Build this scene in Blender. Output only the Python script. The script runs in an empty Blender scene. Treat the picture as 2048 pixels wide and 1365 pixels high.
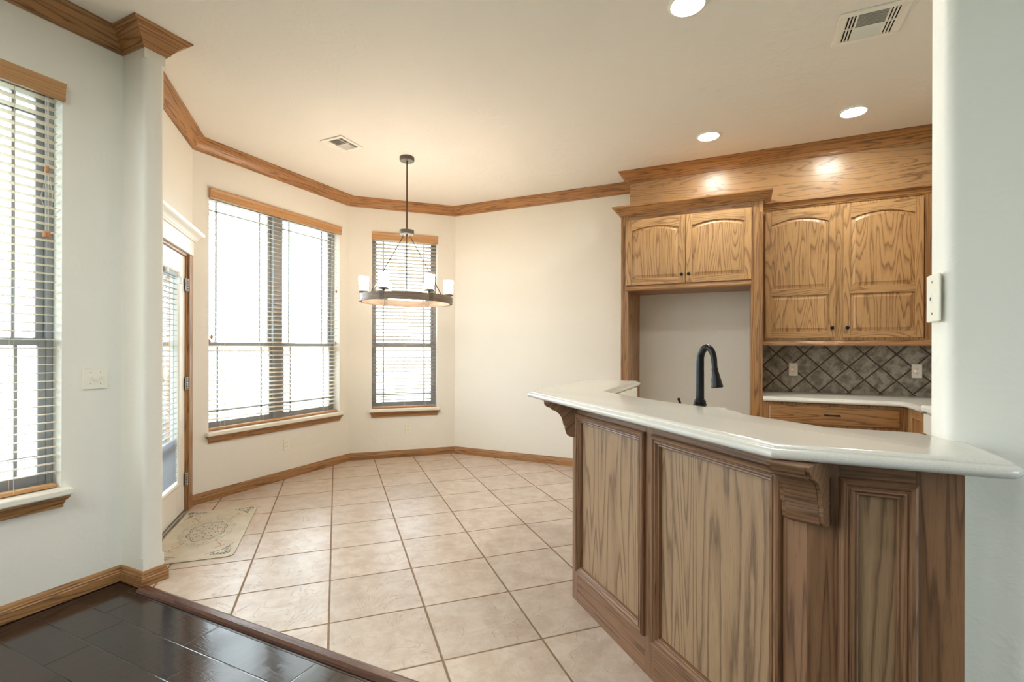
import bpy, bmesh, math, random
from math import pi, sin, cos, radians, sqrt
from mathutils import Vector, Matrix

random.seed(7)
scene = bpy.context.scene
COL = scene.collection

# ------------------------------------------------------------------ camera, world, exposure
CAM_H = 1.35
YAW = math.pi / 4 - 0.3463
cam_d = bpy.data.cameras.new('camera')
cam = bpy.data.objects.new('camera', cam_d)
COL.objects.link(cam)
cam.location = (0, 0, CAM_H)
cam.rotation_euler = (pi / 2, -0.0027, YAW)
cam_d.sensor_width = 36.0
cam_d.lens = 974.5 / 2048 * 36.0
cam_d.shift_y = (697.0 - 682.5) / 2048
cam_d.clip_start = 0.05
scene.camera = cam

WORLD_STRENGTH = 9.0
world = bpy.data.worlds.new('daylight')
scene.world = world
world.use_nodes = True
wn = world.node_tree.nodes
wn['Background'].inputs[0].default_value = (0.78, 0.90, 1.0, 1)
wn['Background'].inputs[1].default_value = WORLD_STRENGTH

vs = scene.view_settings
vs.view_transform = 'Standard'
vs.look = 'None'
vs.gamma = 1.0
vs.use_curve_mapping = False
vs.exposure = 0.42
cy = scene.cycles
cy.use_denoising = True
cy.max_bounces = 10
cy.diffuse_bounces = 6
cy.glossy_bounces = 4
cy.transmission_bounces = 6
cy.transparent_max_bounces = 12
cy.sample_clamp_indirect = 6.0
cy.caustics_reflective = False
cy.caustics_refractive = False

CAN_E = 200.0          # kitchen recessed lamps
LIVING_FILL_E = 400.0   # added fill lamps behind the camera, shaped as recessed lights
SHADE_E = 42.0         # chandelier candle shades


def portal(name, center, normal, w, h):
    d = bpy.data.lights.new(name, 'AREA')
    d.shape = 'RECTANGLE'
    d.size = w
    d.size_y = h
    d.cycles.is_portal = True
    o = bpy.data.objects.new(name, d)
    COL.objects.link(o)
    o.location = center
    o.rotation_euler = Vector(normal).to_track_quat('-Z', 'Y').to_euler()
    return o


# ------------------------------------------------------------------ key dimensions (metres)
HC = 3.145                 # ceiling
XW = -4.237                # breakfast bay window wall
YB = 5.355                 # back wall
XL = -3.255                # living room left wall
A0 = Vector((-4.237, 2.6, 0))        # door wall / window wall corner
C1 = Vector((-4.237, 4.441, 0))
C2 = Vector((-3.323, 5.355, 0))
S1 = 1 / sqrt(2)


def frame(o, ex, ey):
    ex = Vector((ex[0], ex[1], 0)).normalized()
    ey = Vector((ey[0], ey[1], 0)).normalized()
    m = Matrix.Identity(4)
    for i in range(3):
        m[i][0] = ex[i]
        m[i][1] = ey[i]
        m[i][2] = (0, 0, 1)[i]
        m[i][3] = o[i] if i < len(o) else 0
    return m


F_BAY = frame((XW, 0, 0), (0, 1), (1, 0))                 # x: world y, y: into the room
F_MID = frame(C1, (S1, S1), (S1, -S1))
F_BACK = frame((0, YB, 0), (1, 0), (0, -1))
F_DOOR = frame(A0, (S1, -S1), (S1, S1))
F_LIV = frame((XL, 0, 0), (0, 1), (1, 0))
F_DIAG = frame((-0.826, 2.539, 0), (S1, -S1), (-S1, -S1))
F_SEC = frame((0.165, 1.548, 0), (1, 0), (0, -1))
F_LEG = frame((-0.826, 2.539, 0), (0, 1), (-1, 0))


# ------------------------------------------------------------------ materials
def srgb(r, g, b):
    def f(c):
        c /= 255.0
        return c / 12.92 if c <= 0.04045 else ((c + 0.055) / 1.055) ** 2.4
    return (f(r), f(g), f(b), 1)


class NT:
    """small helper around a node tree"""
    def __init__(self, name):
        self.m = bpy.data.materials.new(name)
        self.m.use_nodes = True
        self.t = self.m.node_tree
        self.b = self.t.nodes['Principled BSDF']

    def n(self, kind, **kw):
        nd = self.t.nodes.new(kind)
        for k, v in kw.items():
            setattr(nd, k, v)
        return nd

    def put(self, sock, v):
        if hasattr(v, 'is_output'):
            self.t.links.new(v, sock)
        else:
            sock.default_value = v

    def math(self, op, a, b=None, c=None):
        nd = self.n('ShaderNodeMath', operation=op)
        self.put(nd.inputs[0], a)
        if b is not None:
            self.put(nd.inputs[1], b)
        if c is not None:
            self.put(nd.inputs[2], c)
        return nd.outputs[0]

    def noise(self, vec, scale=5.0, detail=3.0, rough=0.5, dist=0.0):
        nd = self.n('ShaderNodeTexNoise')
        self.put(nd.inputs['Vector'], vec)
        nd.inputs['Scale'].default_value = scale
        nd.inputs['Detail'].default_value = detail
        nd.inputs['Roughness'].default_value = rough
        nd.inputs['Distortion'].default_value = dist
        return nd

    def ramp(self, fac, stops):
        nd = self.n('ShaderNodeValToRGB')
        self.put(nd.inputs[0], fac)
        el = nd.color_ramp.elements
        while len(el) < len(stops):
            el.new(0.5)
        for e, (p, c) in zip(el, stops):
            e.position = p
            e.color = c if len(c) == 4 else (*c, 1)
        return nd.outputs[0]

    def mix(self, fac, a, b, blend='MIX'):
        nd = self.n('ShaderNodeMix', data_type='RGBA', blend_type=blend)
        self.put(nd.inputs[0], fac)
        self.put(nd.inputs[6], a)
        self.put(nd.inputs[7], b)
        return nd.outputs[2]

    def comb(self, x, y, z=0.0):
        nd = self.n('ShaderNodeCombineXYZ')
        for i, v in enumerate((x, y, z)):
            self.put(nd.inputs[i], v)
        return nd.outputs[0]

    def sep(self, v):
        nd = self.n('ShaderNodeSeparateXYZ')
        self.put(nd.inputs[0], v)
        return nd.outputs

    def bump(self, h, strength=0.2, dist=0.01):
        nd = self.n('ShaderNodeBump')
        nd.inputs['Strength'].default_value = strength
        nd.inputs['Distance'].default_value = dist
        self.put(nd.inputs['Height'], h)
        self.t.links.new(nd.outputs[0], self.b.inputs['Normal'])
        return nd

    def col(self, v):
        self.put(self.b.inputs['Base Color'], v)

    def set(self, **kw):
        names = dict(rough='Roughness', metal='Metallic', spec='Specular IOR Level', coat='Coat Weight',
                     coatr='Coat Roughness', emit='Emission Strength', emitc='Emission Color', trans='Transmission Weight')
        for k, v in kw.items():
            self.put(self.b.inputs[names[k]], v)
        return self.m


def plain(name, rgb, rough=0.5, metal=0.0, spec=0.5):
    t = NT(name)
    t.col(srgb(*rgb))
    # a little unevenness in the sheen so that the surface is not perfectly flat
    tc = t.n('ShaderNodeTexCoord')
    ns = t.noise(tc.outputs['Object'], 18, 2)
    r = t.math('MULTIPLY_ADD', ns.outputs[0], 0.10, max(0.02, rough - 0.05))
    t.set(rough=r, metal=metal, spec=spec)
    return t.m


def paint(name, rgb, bumpy=0.12, rough=0.6, scale=38):
    t = NT(name)
    tc = t.n('ShaderNodeNewGeometry')
    n1 = t.noise(tc.outputs['Position'], scale, 4, 0.55)
    n2 = t.noise(tc.outputs['Position'], 5.0, 3, 0.6, 1.5)
    blot = t.ramp(n2.outputs[0], [(0.45, (0, 0, 0, 1)), (0.62, (1, 1, 1, 1))])
    h = t.math('MULTIPLY', n1.outputs[0], t.math('MULTIPLY_ADD', blot, 0.8, 0.2))
    t.col(srgb(*rgb))
    t.set(rough=rough, spec=0.35)
    t.bump(h, bumpy, 0.012)
    return t.m


def oak(name, light, dark, rough=0.36, rings=9.0, along=1.1, across=7.0, ringamt=0.75, tone=0.22, bump=0.10, wob=0.30):
    t = NT(name)
    uv = t.n('ShaderNodeUVMap', uv_map='UVMap').outputs[0]
    s = t.sep(uv)
    v1 = t.comb(t.math('MULTIPLY', s[0], along), t.math('MULTIPLY', s[1], across))
    n1 = t.noise(v1, 1.0, 1.0, 0.35, 0.0)
    # fine wobble on the ring borders
    v2 = t.comb(t.math('MULTIPLY', s[0], 7.0), t.math('MULTIPLY', s[1], 70.0))
    n2 = t.noise(v2, 1.0, 2.0, 0.6)
    ph = t.math('ADD', t.math('MULTIPLY', n1.outputs[0], rings), t.math('MULTIPLY', n2.outputs[0], wob))
    fr = t.math('FRACT', ph)
    # slow rise then a sharp drop: early wood / late wood
    ring = t.ramp(fr, [(0.0, (0.75, 0.75, 0.75, 1)), (0.10, (0.08, 0.08, 0.08, 1)), (0.5, (0.0, 0.0, 0.0, 1)),
                       (0.80, (0.45, 0.45, 0.45, 1)), (0.93, (1, 1, 1, 1)), (1.0, (0.8, 0.8, 0.8, 1))])
    v3 = t.comb(t.math('MULTIPLY', s[0], 9.0), t.math('MULTIPLY', s[1], 300.0))
    n3 = t.noise(v3, 1.0, 3.0, 0.7)
    pores = t.ramp(n3.outputs[0], [(0.50, (0, 0, 0, 1)), (0.72, (1, 1, 1, 1))])
    v4 = t.comb(t.math('MULTIPLY', s[0], 0.35), t.math('MULTIPLY', s[1], 0.8))
    n4 = t.noise(v4, 1.0, 1.0, 0.5)
    lig = srgb(*light)
    dk = srgb(*dark)
    amt = t.math('MINIMUM', t.math('ADD', t.math('MULTIPLY', ring, ringamt), t.math('MULTIPLY', pores, 0.42)), 1.0)
    c = t.mix(amt, lig, dk)
    hs = t.n('ShaderNodeHueSaturation')
    t.put(hs.inputs['Value'], t.math('MULTIPLY_ADD', n4.outputs[0], tone * 2, 1.0 - tone))
    t.put(hs.inputs['Color'], c)
    t.col(hs.outputs[0])
    t.set(rough=t.math('MULTIPLY_ADD', amt, 0.15, rough), spec=0.5)
    t.bump(t.math('SUBTRACT', 1.0, amt), bump, 0.002)
    return t.m


MAT = {}
MAT['wall'] = paint('wall_paint', (231, 228, 219), 0.16)
MAT['ceiling'] = paint('ceiling_paint', (231, 228, 221), 0.22, 0.7, 26)
MAT['oak'] = oak('honey_oak', (166, 122, 78), (94, 60, 32), 0.32, rings=12, along=0.6, across=13, ringamt=0.75)
MAT['oak_door'] = oak('light_oak_veneer', (182, 141, 95), (108, 71, 38), 0.33, rings=14, along=0.9, across=8.5, ringamt=0.70, wob=0.5)
MAT['oak_crown'] = oak('dark_oak_trim', (172, 124, 76), (94, 58, 31), 0.30, rings=9, along=0.8, across=11, ringamt=0.75)
MAT['oak_soffit'] = oak('soffit_oak_veneer', (174, 135, 94), (104, 70, 42), 0.26, rings=14, along=1.0, across=6.5, ringamt=0.65, wob=0.8)
MAT['oak_bar'] = oak('bar_oak_frame', (136, 100, 72), (76, 50, 33), 0.32, rings=10, along=0.55, across=18, ringamt=0.7)
MAT['oak_barpanel'] = oak('bar_oak_panel', (160, 130, 99), (98, 73, 51), 0.36, rings=13, along=0.55, across=8, ringamt=0.75, tone=0.10, wob=0.45)
MAT['oak_blind'] = oak('blind_oak', (190, 146, 98), (158, 112, 68), 0.4, rings=5, along=0.5, across=30, ringamt=0.5)
MAT['white'] = plain('white_enamel', (236, 234, 226), 0.32)
MAT['trimwhite'] = plain('white_woodwork', (232, 230, 224), 0.38)
MAT['almond'] = plain('almond_plastic', (236, 231, 216), 0.35)
MAT['sill'] = plain('marble_sill', (233, 228, 216), 0.3)
MAT['alum'] = plain('grey_window_frame', (150, 154, 158), 0.5)
MAT['slat_grey'] = plain('grey_mini_slat', (150, 153, 158), 0.5)
MAT['dark'] = plain('dark_void', (26, 22, 20), 0.8)
MAT['black'] = plain('black_bronze', (34, 33, 34), 0.28, 0.6)
MAT['steel'] = plain('brushed_nickel', (176, 172, 166), 0.3, 1.0)
MAT['iron'] = plain('dark_iron', (112, 106, 98), 0.45, 0.8)
MAT['rod'] = plain('aged_bronze_rod', (104, 78, 62), 0.4, 0.7)
MAT['cord'] = plain('blind_cord', (214, 204, 190), 0.7)
MAT['tassel'] = plain('wood_tassel', (190, 130, 84), 0.5)
MAT['redled'] = None
MAT['concrete'] = paint('patio_concrete', (196, 192, 184), 0.3, 0.9)
MAT['fence'] = oak('cedar_fence', (150, 128, 106), (100, 82, 66), 0.8)
MAT['brick'] = plain('brick_red', (150, 84, 66), 0.9)
MAT['roof'] = plain('grey_shingle', (96, 98, 106), 0.9)


def mat_glow(name, rgb, strength):
    t = NT(name)
    t.col((0.8, 0.8, 0.8, 1))
    t.set(emitc=(*rgb, 1), emit=strength, rough=0.4)
    return t.m


MAT['redled'] = mat_glow('red_led', (1.0, 0.08, 0.04), 6.0)
MAT['can'] = mat_glow('can_lamp_lens', (0.97, 1.0, 0.92), CAN_E)
MAT['livfill'] = mat_glow('living_fill_lens', (0.99, 1.0, 0.94), LIVING_FILL_E)  # glow of the added fill lamps
MAT['shade'] = mat_glow('candle_shade_glow', (1.0, 0.80, 0.62), SHADE_E)


def mat_glass():
    t = NT('window_glass')
    tr = t.n('ShaderNodeBsdfTransparent')
    tr.inputs[0].default_value = (0.97, 0.985, 0.98, 1)
    gl = t.n('ShaderNodeBsdfGlossy')
    gl.inputs['Roughness'].default_value = 0.02
    lw = t.n('ShaderNodeLayerWeight')
    lw.inputs[0].default_value = 0.5
    fr = t.math('MULTIPLY_ADD', t.math('POWER', lw.outputs['Facing'], 5.0), 0.85, 0.035)
    mx = t.n('ShaderNodeMixShader')
    t.t.links.new(fr, mx.inputs[0])
    t.t.links.new(tr.outputs[0], mx.inputs[1])
    t.t.links.new(gl.outputs[0], mx.inputs[2])
    t.t.links.new(mx.outputs[0], t.t.nodes['Material Output'].inputs[0])
    return t.m


MAT['glass'] = mat_glass()


def mat_slat(name, c, tr):
    t = NT(name)
    t.col(srgb(*c))
    t.set(rough=0.45)
    tl = t.n('ShaderNodeBsdfTranslucent')
    tl.inputs[0].default_value = srgb(236, 226, 210)
    mx = t.n('ShaderNodeMixShader')
    mx.inputs[0].default_value = tr
    t.t.links.new(t.b.outputs[0], mx.inputs[1])
    t.t.links.new(tl.outputs[0], mx.inputs[2])
    t.t.links.new(mx.outputs[0], t.t.nodes['Material Output'].inputs[0])
    return t.m


MAT['slat'] = mat_slat('backlit_blind_slat', (234, 226, 214), 0.45)  # wood slats paled: backlight wash put into colour and translucency
MAT['slat_tan'] = mat_slat('tan_blind_slat', (178, 158, 138), 0.05)  # same wood slats without the wash, darker to show against the bright window


def mat_tile_floor():
    t = NT('slate_floor_tile')
    P = t.sep(t.n('ShaderNodeNewGeometry').outputs['Position'])
    T = 0.4667
    dx = t.math('ADD', P[0], 2.151)
    dy = t.math('SUBTRACT', P[1], 2.109)
    a = t.math('MULTIPLY', t.math('ADD', dx, dy), S1 / T)
    b = t.math('MULTIPLY', t.math('SUBTRACT', dy, dx), S1 / T)
    ia, ib = t.math('FLOOR', a), t.math('FLOOR', b)
    fa, fb = t.math('FRACT', a), t.math('FRACT', b)
    # wobbly tile edge
    pos = t.comb(P[0], P[1], 0.0)
    wob = t.math('MULTIPLY', t.math('SUBTRACT', t.noise(pos, 22, 2).outputs[0], 0.5), 0.007)
    da = t.math('MINIMUM', fa, t.math('SUBTRACT', 1.0, fa))
    db = t.math('MINIMUM', fb, t.math('SUBTRACT', 1.0, fb))
    d = t.math('ADD', t.math('MINIMUM', da, db), wob)
    tile = t.ramp(d, [(0.0075, (0, 0, 0, 1)), (0.0125, (1, 1, 1, 1))])
    wn_ = t.n('ShaderNodeTexWhiteNoise', noise_dimensions='2D')
    t.put(wn_.inputs['Vector'], t.comb(ia, ib))
    off = t.sep(wn_.outputs['Color'])
    # each tile has its own piece of slate relief
    lp = t.comb(t.math('MULTIPLY_ADD', off[0], 40.0, fa), t.math('MULTIPLY_ADD', off[1], 40.0, fb), off[2])
    n1 = t.noise(lp, 4.2, 8, 0.68, 0.3)
    n2 = t.noise(lp, 1.1, 3, 0.5)
    n3 = t.noise(lp, 24.0, 4, 0.6)
    c1 = t.ramp(n1.outputs[0], [(0.28, srgb(178, 159, 143)), (0.47, srgb(196, 181, 168)), (0.60, srgb(208, 197, 187)), (0.80, srgb(188, 170, 154))])
    c2 = t.mix(t.math('MULTIPLY', n2.outputs[0], 0.35), c1, srgb(194, 171, 150))
    hs = t.n('ShaderNodeHueSaturation')
    t.put(hs.inputs['Value'], t.math('MULTIPLY_ADD', off[2], 0.14, 0.93))
    t.put(hs.inputs['Color'], c2)
    # clefts: contour steps of the noise
    st = t.math('MULTIPLY', t.noise(lp, 1.7, 5, 0.55, 1.2).outputs[0], 6.0)
    fs = t.math('FRACT', st)
    cleft = t.ramp(fs, [(0.0, (0, 0, 0, 1)), (0.06, (1, 1, 1, 1)), (1.0, (0.75, 0.75, 0.75, 1))])
    patch = t.ramp(t.noise(lp, 2.2, 2).outputs[0], [(0.45, (0, 0, 0, 1)), (0.62, (1, 1, 1, 1))])
    crack = t.ramp(fs, [(0.0, (1, 1, 1, 1)), (0.035, (0, 0, 0, 1)), (0.985, (0, 0, 0, 1)), (1.0, (1, 1, 1, 1))])
    face = t.mix(t.math('MULTIPLY', t.math('MULTIPLY', crack, patch), 0.55), hs.outputs[0], srgb(150, 124, 100))
    t.col(t.mix(tile, srgb(140, 112, 88), face))
    h = t.math('ADD', t.math('MULTIPLY', tile, 1.0), t.math('ADD', t.math('MULTIPLY', n1.outputs[0], 0.5),
               t.math('ADD', t.math('MULTIPLY', n3.outputs[0], 0.12), t.math('MULTIPLY', cleft, 0.35))))
    t.bump(h, 0.6, 0.006)
    t.set(rough=t.math('MULTIPLY_ADD', tile, -0.50, 0.78), spec=0.5)
    return t.m


MAT['tile'] = mat_tile_floor()


def mat_wood_floor():
    t = NT('espresso_plank_floor')
    P = t.sep(t.n('ShaderNodeNewGeometry').outputs['Position'])
    W = 0.1712
    r = t.math('MULTIPLY', t.math('SUBTRACT', P[1], 1.538), 1 / W)
    row = t.math('FLOOR', r)
    fr = t.math('FRACT', r)
    wn1 = t.n('ShaderNodeTexWhiteNoise', noise_dimensions='1D')
    t.put(wn1.inputs['W'], row)
    L = 0.64
    a = t.math('ADD', t.math('MULTIPLY', P[0], 1 / L), t.math('MULTIPLY_ADD', wn1.outputs[0], 3.0, 0.08))
    ia, fa = t.math('FLOOR', a), t.math('FRACT', a)
    wn2 = t.n('ShaderNodeTexWhiteNoise', noise_dimensions='2D')
    t.put(wn2.inputs['Vector'], t.comb(ia, row))
    o = t.sep(wn2.outputs['Color'])
    dr = t.math('MULTIPLY', t.math('MINIMUM', fr, t.math('SUBTRACT', 1.0, fr)), W)
    da = t.math('MULTIPLY', t.math('MINIMUM', fa, t.math('SUBTRACT', 1.0, fa)), L)
    d = t.math('MINIMUM', dr, da)
    seam = t.ramp(t.math('MULTIPLY', d, 100.0), [(0.10, (0, 0, 0, 1)), (0.42, (1, 1, 1, 1))])
    v = t.comb(t.math('MULTIPLY_ADD', o[0], 30.0, t.math('MULTIPLY', P[0], 1.6)), t.math('MULTIPLY_ADD', o[1], 30.0, t.math('MULTIPLY', P[1], 9.0)))
    n1 = t.noise(v, 1.2, 3, 0.5, 0.6)
    rg = t.math('FRACT', t.math('MULTIPLY', n1.outputs[0], 9.0))
    ring = t.ramp(rg, [(0.0, (1, 1, 1, 1)), (0.12, (0, 0, 0, 1)), (0.85, (0.3, 0.3, 0.3, 1)), (1.0, (1, 1, 1, 1))])
    base = t.ramp(o[2], [(0.0, srgb(30, 20, 18)), (0.5, srgb(42, 29, 25)), (1.0, srgb(56, 39, 33))])
    c = t.mix(t.math('MULTIPLY', ring, 0.5), base, srgb(20, 13, 12))
    t.col(t.mix(seam, srgb(12, 8, 7), c))
    # hand scraped chatter running across each plank
    ch = t.noise(t.comb(t.math('MULTIPLY_ADD', o[1], 9.0, t.math('MULTIPLY', P[0], 38.0)), t.math('MULTIPLY', P[1], 3.0), o[0]), 1.0, 1, 0.4, 0.0)
    lo = t.noise(t.comb(P[0], t.math('MULTIPLY', P[1], 4.0), o[2]), 3.0, 2)
    h = t.math('ADD', t.math('MULTIPLY', seam, 0.8), t.math('ADD', t.math('MULTIPLY', ch.outputs[0], 0.40), t.math('MULTIPLY', lo.outputs[0], 0.5)))
    h = t.math('SUBTRACT', h, t.math('MULTIPLY', ring, 0.06))
    t.bump(h, 0.24, 0.004)
    t.set(rough=t.math('MULTIPLY_ADD', n1.outputs[0], 0.06, 0.10), spec=0.8)
    return t.m


MAT['plank'] = mat_wood_floor()


def mat_backsplash():
    t = NT('slate_backsplash_tile')
    P = t.sep(t.n('ShaderNodeNewGeometry').outputs['Position'])
    D = 0.234
    dx = t.math('SUBTRACT', P[0], 0.427)
    dz = t.math('SUBTRACT', P[2], 0.955)
    a = t.math('MULTIPLY', t.math('ADD', dx, dz), 1 / D)
    b = t.math('MULTIPLY', t.math('SUBTRACT', dx, dz), 1 / D)
    ia, ib = t.math('FLOOR', a), t.math('FLOOR', b)
    fa, fb = t.math('FRACT', a), t.math('FRACT', b)
    pos = t.comb(P[0], P[1], P[2])
    wob = t.math('MULTIPLY', t.math('SUBTRACT', t.noise(pos, 45, 3).outputs[0], 0.5), 0.05)
    da = t.math('MINIMUM', fa, t.math('SUBTRACT', 1.0, fa))
    db = t.math('MINIMUM', fb, t.math('SUBTRACT', 1.0, fb))
    d = t.math('ADD', t.math('MINIMUM', da, db), wob)
    tile = t.ramp(d, [(0.026, (0, 0, 0, 1)), (0.042, (1, 1, 1, 1))])
    w = t.n('ShaderNodeTexWhiteNoise', noise_dimensions='2D')
    t.put(w.inputs['Vector'], t.comb(ia, ib))
    o = t.sep(w.outputs['Color'])
    lp = t.comb(t.math('MULTIPLY_ADD', o[0], 30.0, fa), t.math('MULTIPLY_ADD', o[1], 30.0, fb), 0.0)
    n1 = t.noise(lp, 2.2, 6, 0.65, 0.4)
    n2 = t.noise(lp, 16.0, 3, 0.6)
    c = t.ramp(n1.outputs[0], [(0.30, srgb(84, 74, 64)), (0.46, srgb(128, 118, 104)), (0.60, srgb(164, 155, 140)), (0.75, srgb(140, 128, 112))])
    c = t.mix(t.ramp(n2.outputs[0], [(0.58, (0, 0, 0, 1)), (0.72, (0.55, 0.55, 0.55, 1))]), c, srgb(60, 52, 46))
    t.col(t.mix(tile, srgb(70, 50, 40), c))
    h = t.math('ADD', t.math('MULTIPLY', tile, 0.8), t.math('MULTIPLY', n1.outputs[0], 0.5))
    t.bump(h, 0.5, 0.006)
    t.set(rough=t.math('MULTIPLY_ADD', tile, -0.22, 0.62), spec=0.5)
    return t.m


MAT['splash'] = mat_backsplash()


def mat_counter():
    t = NT('solid_surface_counter')
    tc = t.n('ShaderNodeNewGeometry').outputs['Position']
    n1 = t.noise(tc, 340, 2, 0.6)
    n2 = t.noise(tc, 150, 3, 0.6)
    n3 = t.noise(tc, 7, 3, 0.6)
    c = t.mix(t.ramp(n1.outputs[0], [(0.60, (0, 0, 0, 1)), (0.72, (0.55, 0.55, 0.55, 1))]), srgb(213, 209, 201), srgb(156, 148, 136))
    c = t.mix(t.ramp(n2.outputs[0], [(0.55, (0, 0, 0, 1)), (0.75, (0.5, 0.5, 0.5, 1))]), c, srgb(228, 225, 218))
    c = t.mix(t.math('MULTIPLY', n3.outputs[0], 0.25), c, srgb(200, 194, 184))
    t.col(c)
    t.set(rough=0.20, spec=0.5)
    return t.m


MAT['counter'] = mat_counter()


def mat_lawn():
    t = NT('lawn_grass')
    tc = t.n('ShaderNodeNewGeometry').outputs['Position']
    n1 = t.noise(tc, 3, 5, 0.7)
    t.col(t.ramp(n1.outputs[0], [(0.3, srgb(150, 156, 134)), (0.7, srgb(180, 182, 164))]))
    t.set(rough=0.9)
    return t.m


MAT['lawn'] = mat_lawn()


def mat_weathered():
    t = NT('weathered_ring_wood')
    tc = t.n('ShaderNodeTexCoord').outputs['Object']
    s = t.sep(tc)
    n1 = t.noise(t.comb(s[0], s[1], t.math('MULTIPLY', s[2], 30.0)), 4, 4, 0.6)
    t.col(t.ramp(n1.outputs[0], [(0.3, srgb(112, 92, 78)), (0.6, srgb(150, 132, 116)), (0.8, srgb(120, 108, 102))]))
    t.set(rough=0.42)
    return t.m


MAT['ring'] = mat_weathered()


def mat_mat():
    t = NT('cushioned_mat_vinyl')
    tc = t.n('ShaderNodeNewGeometry').outputs['Position']
    n1 = t.noise(tc, 9, 5, 0.7)
    t.col(t.ramp(n1.outputs[0], [(0.3, srgb(196, 186, 166)), (0.7, srgb(214, 206, 190))]))
    t.set(rough=0.45)
    t.bump(t.noise(tc, 300, 2).outputs[0], 0.1, 0.002)
    return t.m


MAT['mat'] = mat_mat()
MAT['mat_grey'] = plain('mat_print_grey', (128, 124, 122), 0.5)
MAT['mat_dark'] = plain('mat_print_slate', (92, 96, 98), 0.5)
MAT['mat_sage'] = plain('mat_print_sage', (168, 170, 158), 0.5)
MAT['mat_rust'] = plain('mat_print_rust', (190, 140, 112), 0.5)
MAT['mat_edge'] = plain('mat_edge_taupe', (120, 108, 92), 0.6)


# ------------------------------------------------------------------ mesh builder
class M:
    def __init__(self):
        self.v, self.f, self.uv, self.mi, self.flat = [], [], [], [], []

    def add(self, verts, faces, F=None, grain=(0, 0, 1), mi=0, fg=None, flat=False):
        """verts/faces of one piece; grain (local) orients the wood figure; fg: per-face grain."""
        F = F or Matrix.Identity(4)
        R = F.to_3x3()
        P = [F @ Vector(p) for p in verts]
        b = len(self.v)
        self.v.extend(P)
        ou, ov = random.uniform(0, 60), random.uniform(0, 60)
        for k, f in enumerate(faces):
            g = R @ Vector(fg[k] if fg else grain)
            g.normalize()
            n = Vector((0, 0, 0))
            for i in range(len(f)):
                p, q = P[f[i]], P[f[(i + 1) % len(f)]]
                n += p.cross(q)
            if n.length > 0:
                n.normalize()
            c = n.cross(g)
            if c.length < 0.3:
                t = n.orthogonal().normalized()
                g2, c = t * 0.3, n.cross(t)
            else:
                g2 = g
                c.normalize()
                # keep the sign stable so neighbouring faces run on
                if max(c, key=abs) < 0:
                    c = -c
            self.f.append([b + i for i in f])
            self.uv.append([(P[i].dot(g2) + ou, P[i].dot(c) + ov) for i in f])
            self.mi.append(mi)
            self.flat.append(flat)
        return self

    def box(self, lo, hi, bev=0.0, F=None, grain=None, mi=0):
        x0, y0, z0 = (min(a, b) for a, b in zip(lo, hi))
        x1, y1, z1 = (max(a, b) for a, b in zip(lo, hi))
        s = (x1 - x0, y1 - y0, z1 - z0)
        if grain is None:
            k = max(range(3), key=lambda i: s[i])
            grain = tuple(1.0 if i == k else 0.0 for i in range(3))
        bev = min(bev, 0.45 * min(s))
        c = ((x0 + x1) / 2, (y0 + y1) / 2, (z0 + z1) / 2)
        h = [q / 2 for q in s]
        if bev <= 0:
            vs_ = [(x0, y0, z0), (x1, y0, z0), (x1, y1, z0), (x0, y1, z0), (x0, y0, z1), (x1, y0, z1), (x1, y1, z1), (x0, y1, z1)]
            fs = [(0, 3, 2, 1), (4, 5, 6, 7), (0, 1, 5, 4), (1, 2, 6, 5), (2, 3, 7, 6), (3, 0, 4, 7)]
            return self.add(vs_, fs, F, grain, mi)
        vs_, ix = [], {}
        for sx in (-1, 1):
            for sy in (-1, 1):
                for sz in (-1, 1):
                    sg = (sx, sy, sz)
                    for ax in range(3):
                        p = [c[i] + sg[i] * (h[i] if i == ax else h[i] - bev) for i in range(3)]
                        ix[(sg, ax)] = len(vs_)
                        vs_.append(tuple(p))
        fs = []
        for ax in range(3):
            u, w = (ax + 1) % 3, (ax + 2) % 3
            for sa in (-1, 1):
                q = []
                for su, sw in ((-1, -1), (1, -1), (1, 1), (-1, 1)):
                    sg = [0, 0, 0]
                    sg[ax], sg[u], sg[w] = sa, su, sw
                    q.append(ix[(tuple(sg), ax)])
                fs.append(q if sa > 0 else q[::-1])
            for su in (-1, 1):
                for sw in (-1, 1):
                    lo_, hi_ = [0, 0, 0], [0, 0, 0]
                    lo_[ax], hi_[ax] = -1, 1
                    lo_[u] = hi_[u] = su
                    lo_[w] = hi_[w] = sw
                    q = [ix[(tuple(lo_), u)], ix[(tuple(hi_), u)], ix[(tuple(hi_), w)], ix[(tuple(lo_), w)]]
                    fs.append(q)
        for sx in (-1, 1):
            for sy in (-1, 1):
                for sz in (-1, 1):
                    sg = (sx, sy, sz)
                    fs.append([ix[(sg, 0)], ix[(sg, 1)], ix[(sg, 2)]])
        # outward orientation
        C = Vector(c)
        ff = []
        for f in fs:
            pts = [Vector(vs_[i]) for i in f]
            n = (pts[1] - pts[0]).cross(pts[2] - pts[0])
            m = sum(pts, Vector((0, 0, 0))) / len(pts) - C
            ff.append(f if n.dot(m) >= 0 else list(f)[::-1])
        return self.add(vs_, ff, F, grain, mi)

    def prism(self, poly, z0, z1, F=None, grain=(0, 0, 1), mi=0, axis='z'):
        """poly in (a,b); extruded along axis: z -> (a,b,z); y -> (a,y,b); x -> (x,a,b)"""
        n = len(poly)

        def mk(a, b, c):
            return {'z': (a, b, c), 'y': (a, c, b), 'x': (c, a, b)}[axis]
        vs_ = [mk(a, b, z0) for a, b in poly] + [mk(a, b, z1) for a, b in poly]
        fs = [list(range(n))[::-1], list(range(n, 2 * n))]
        for i in range(n):
            j = (i + 1) % n
            fs.append([i, j, n + j, n + i])
        return self.add(vs_, fs, F, grain, mi)

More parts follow.
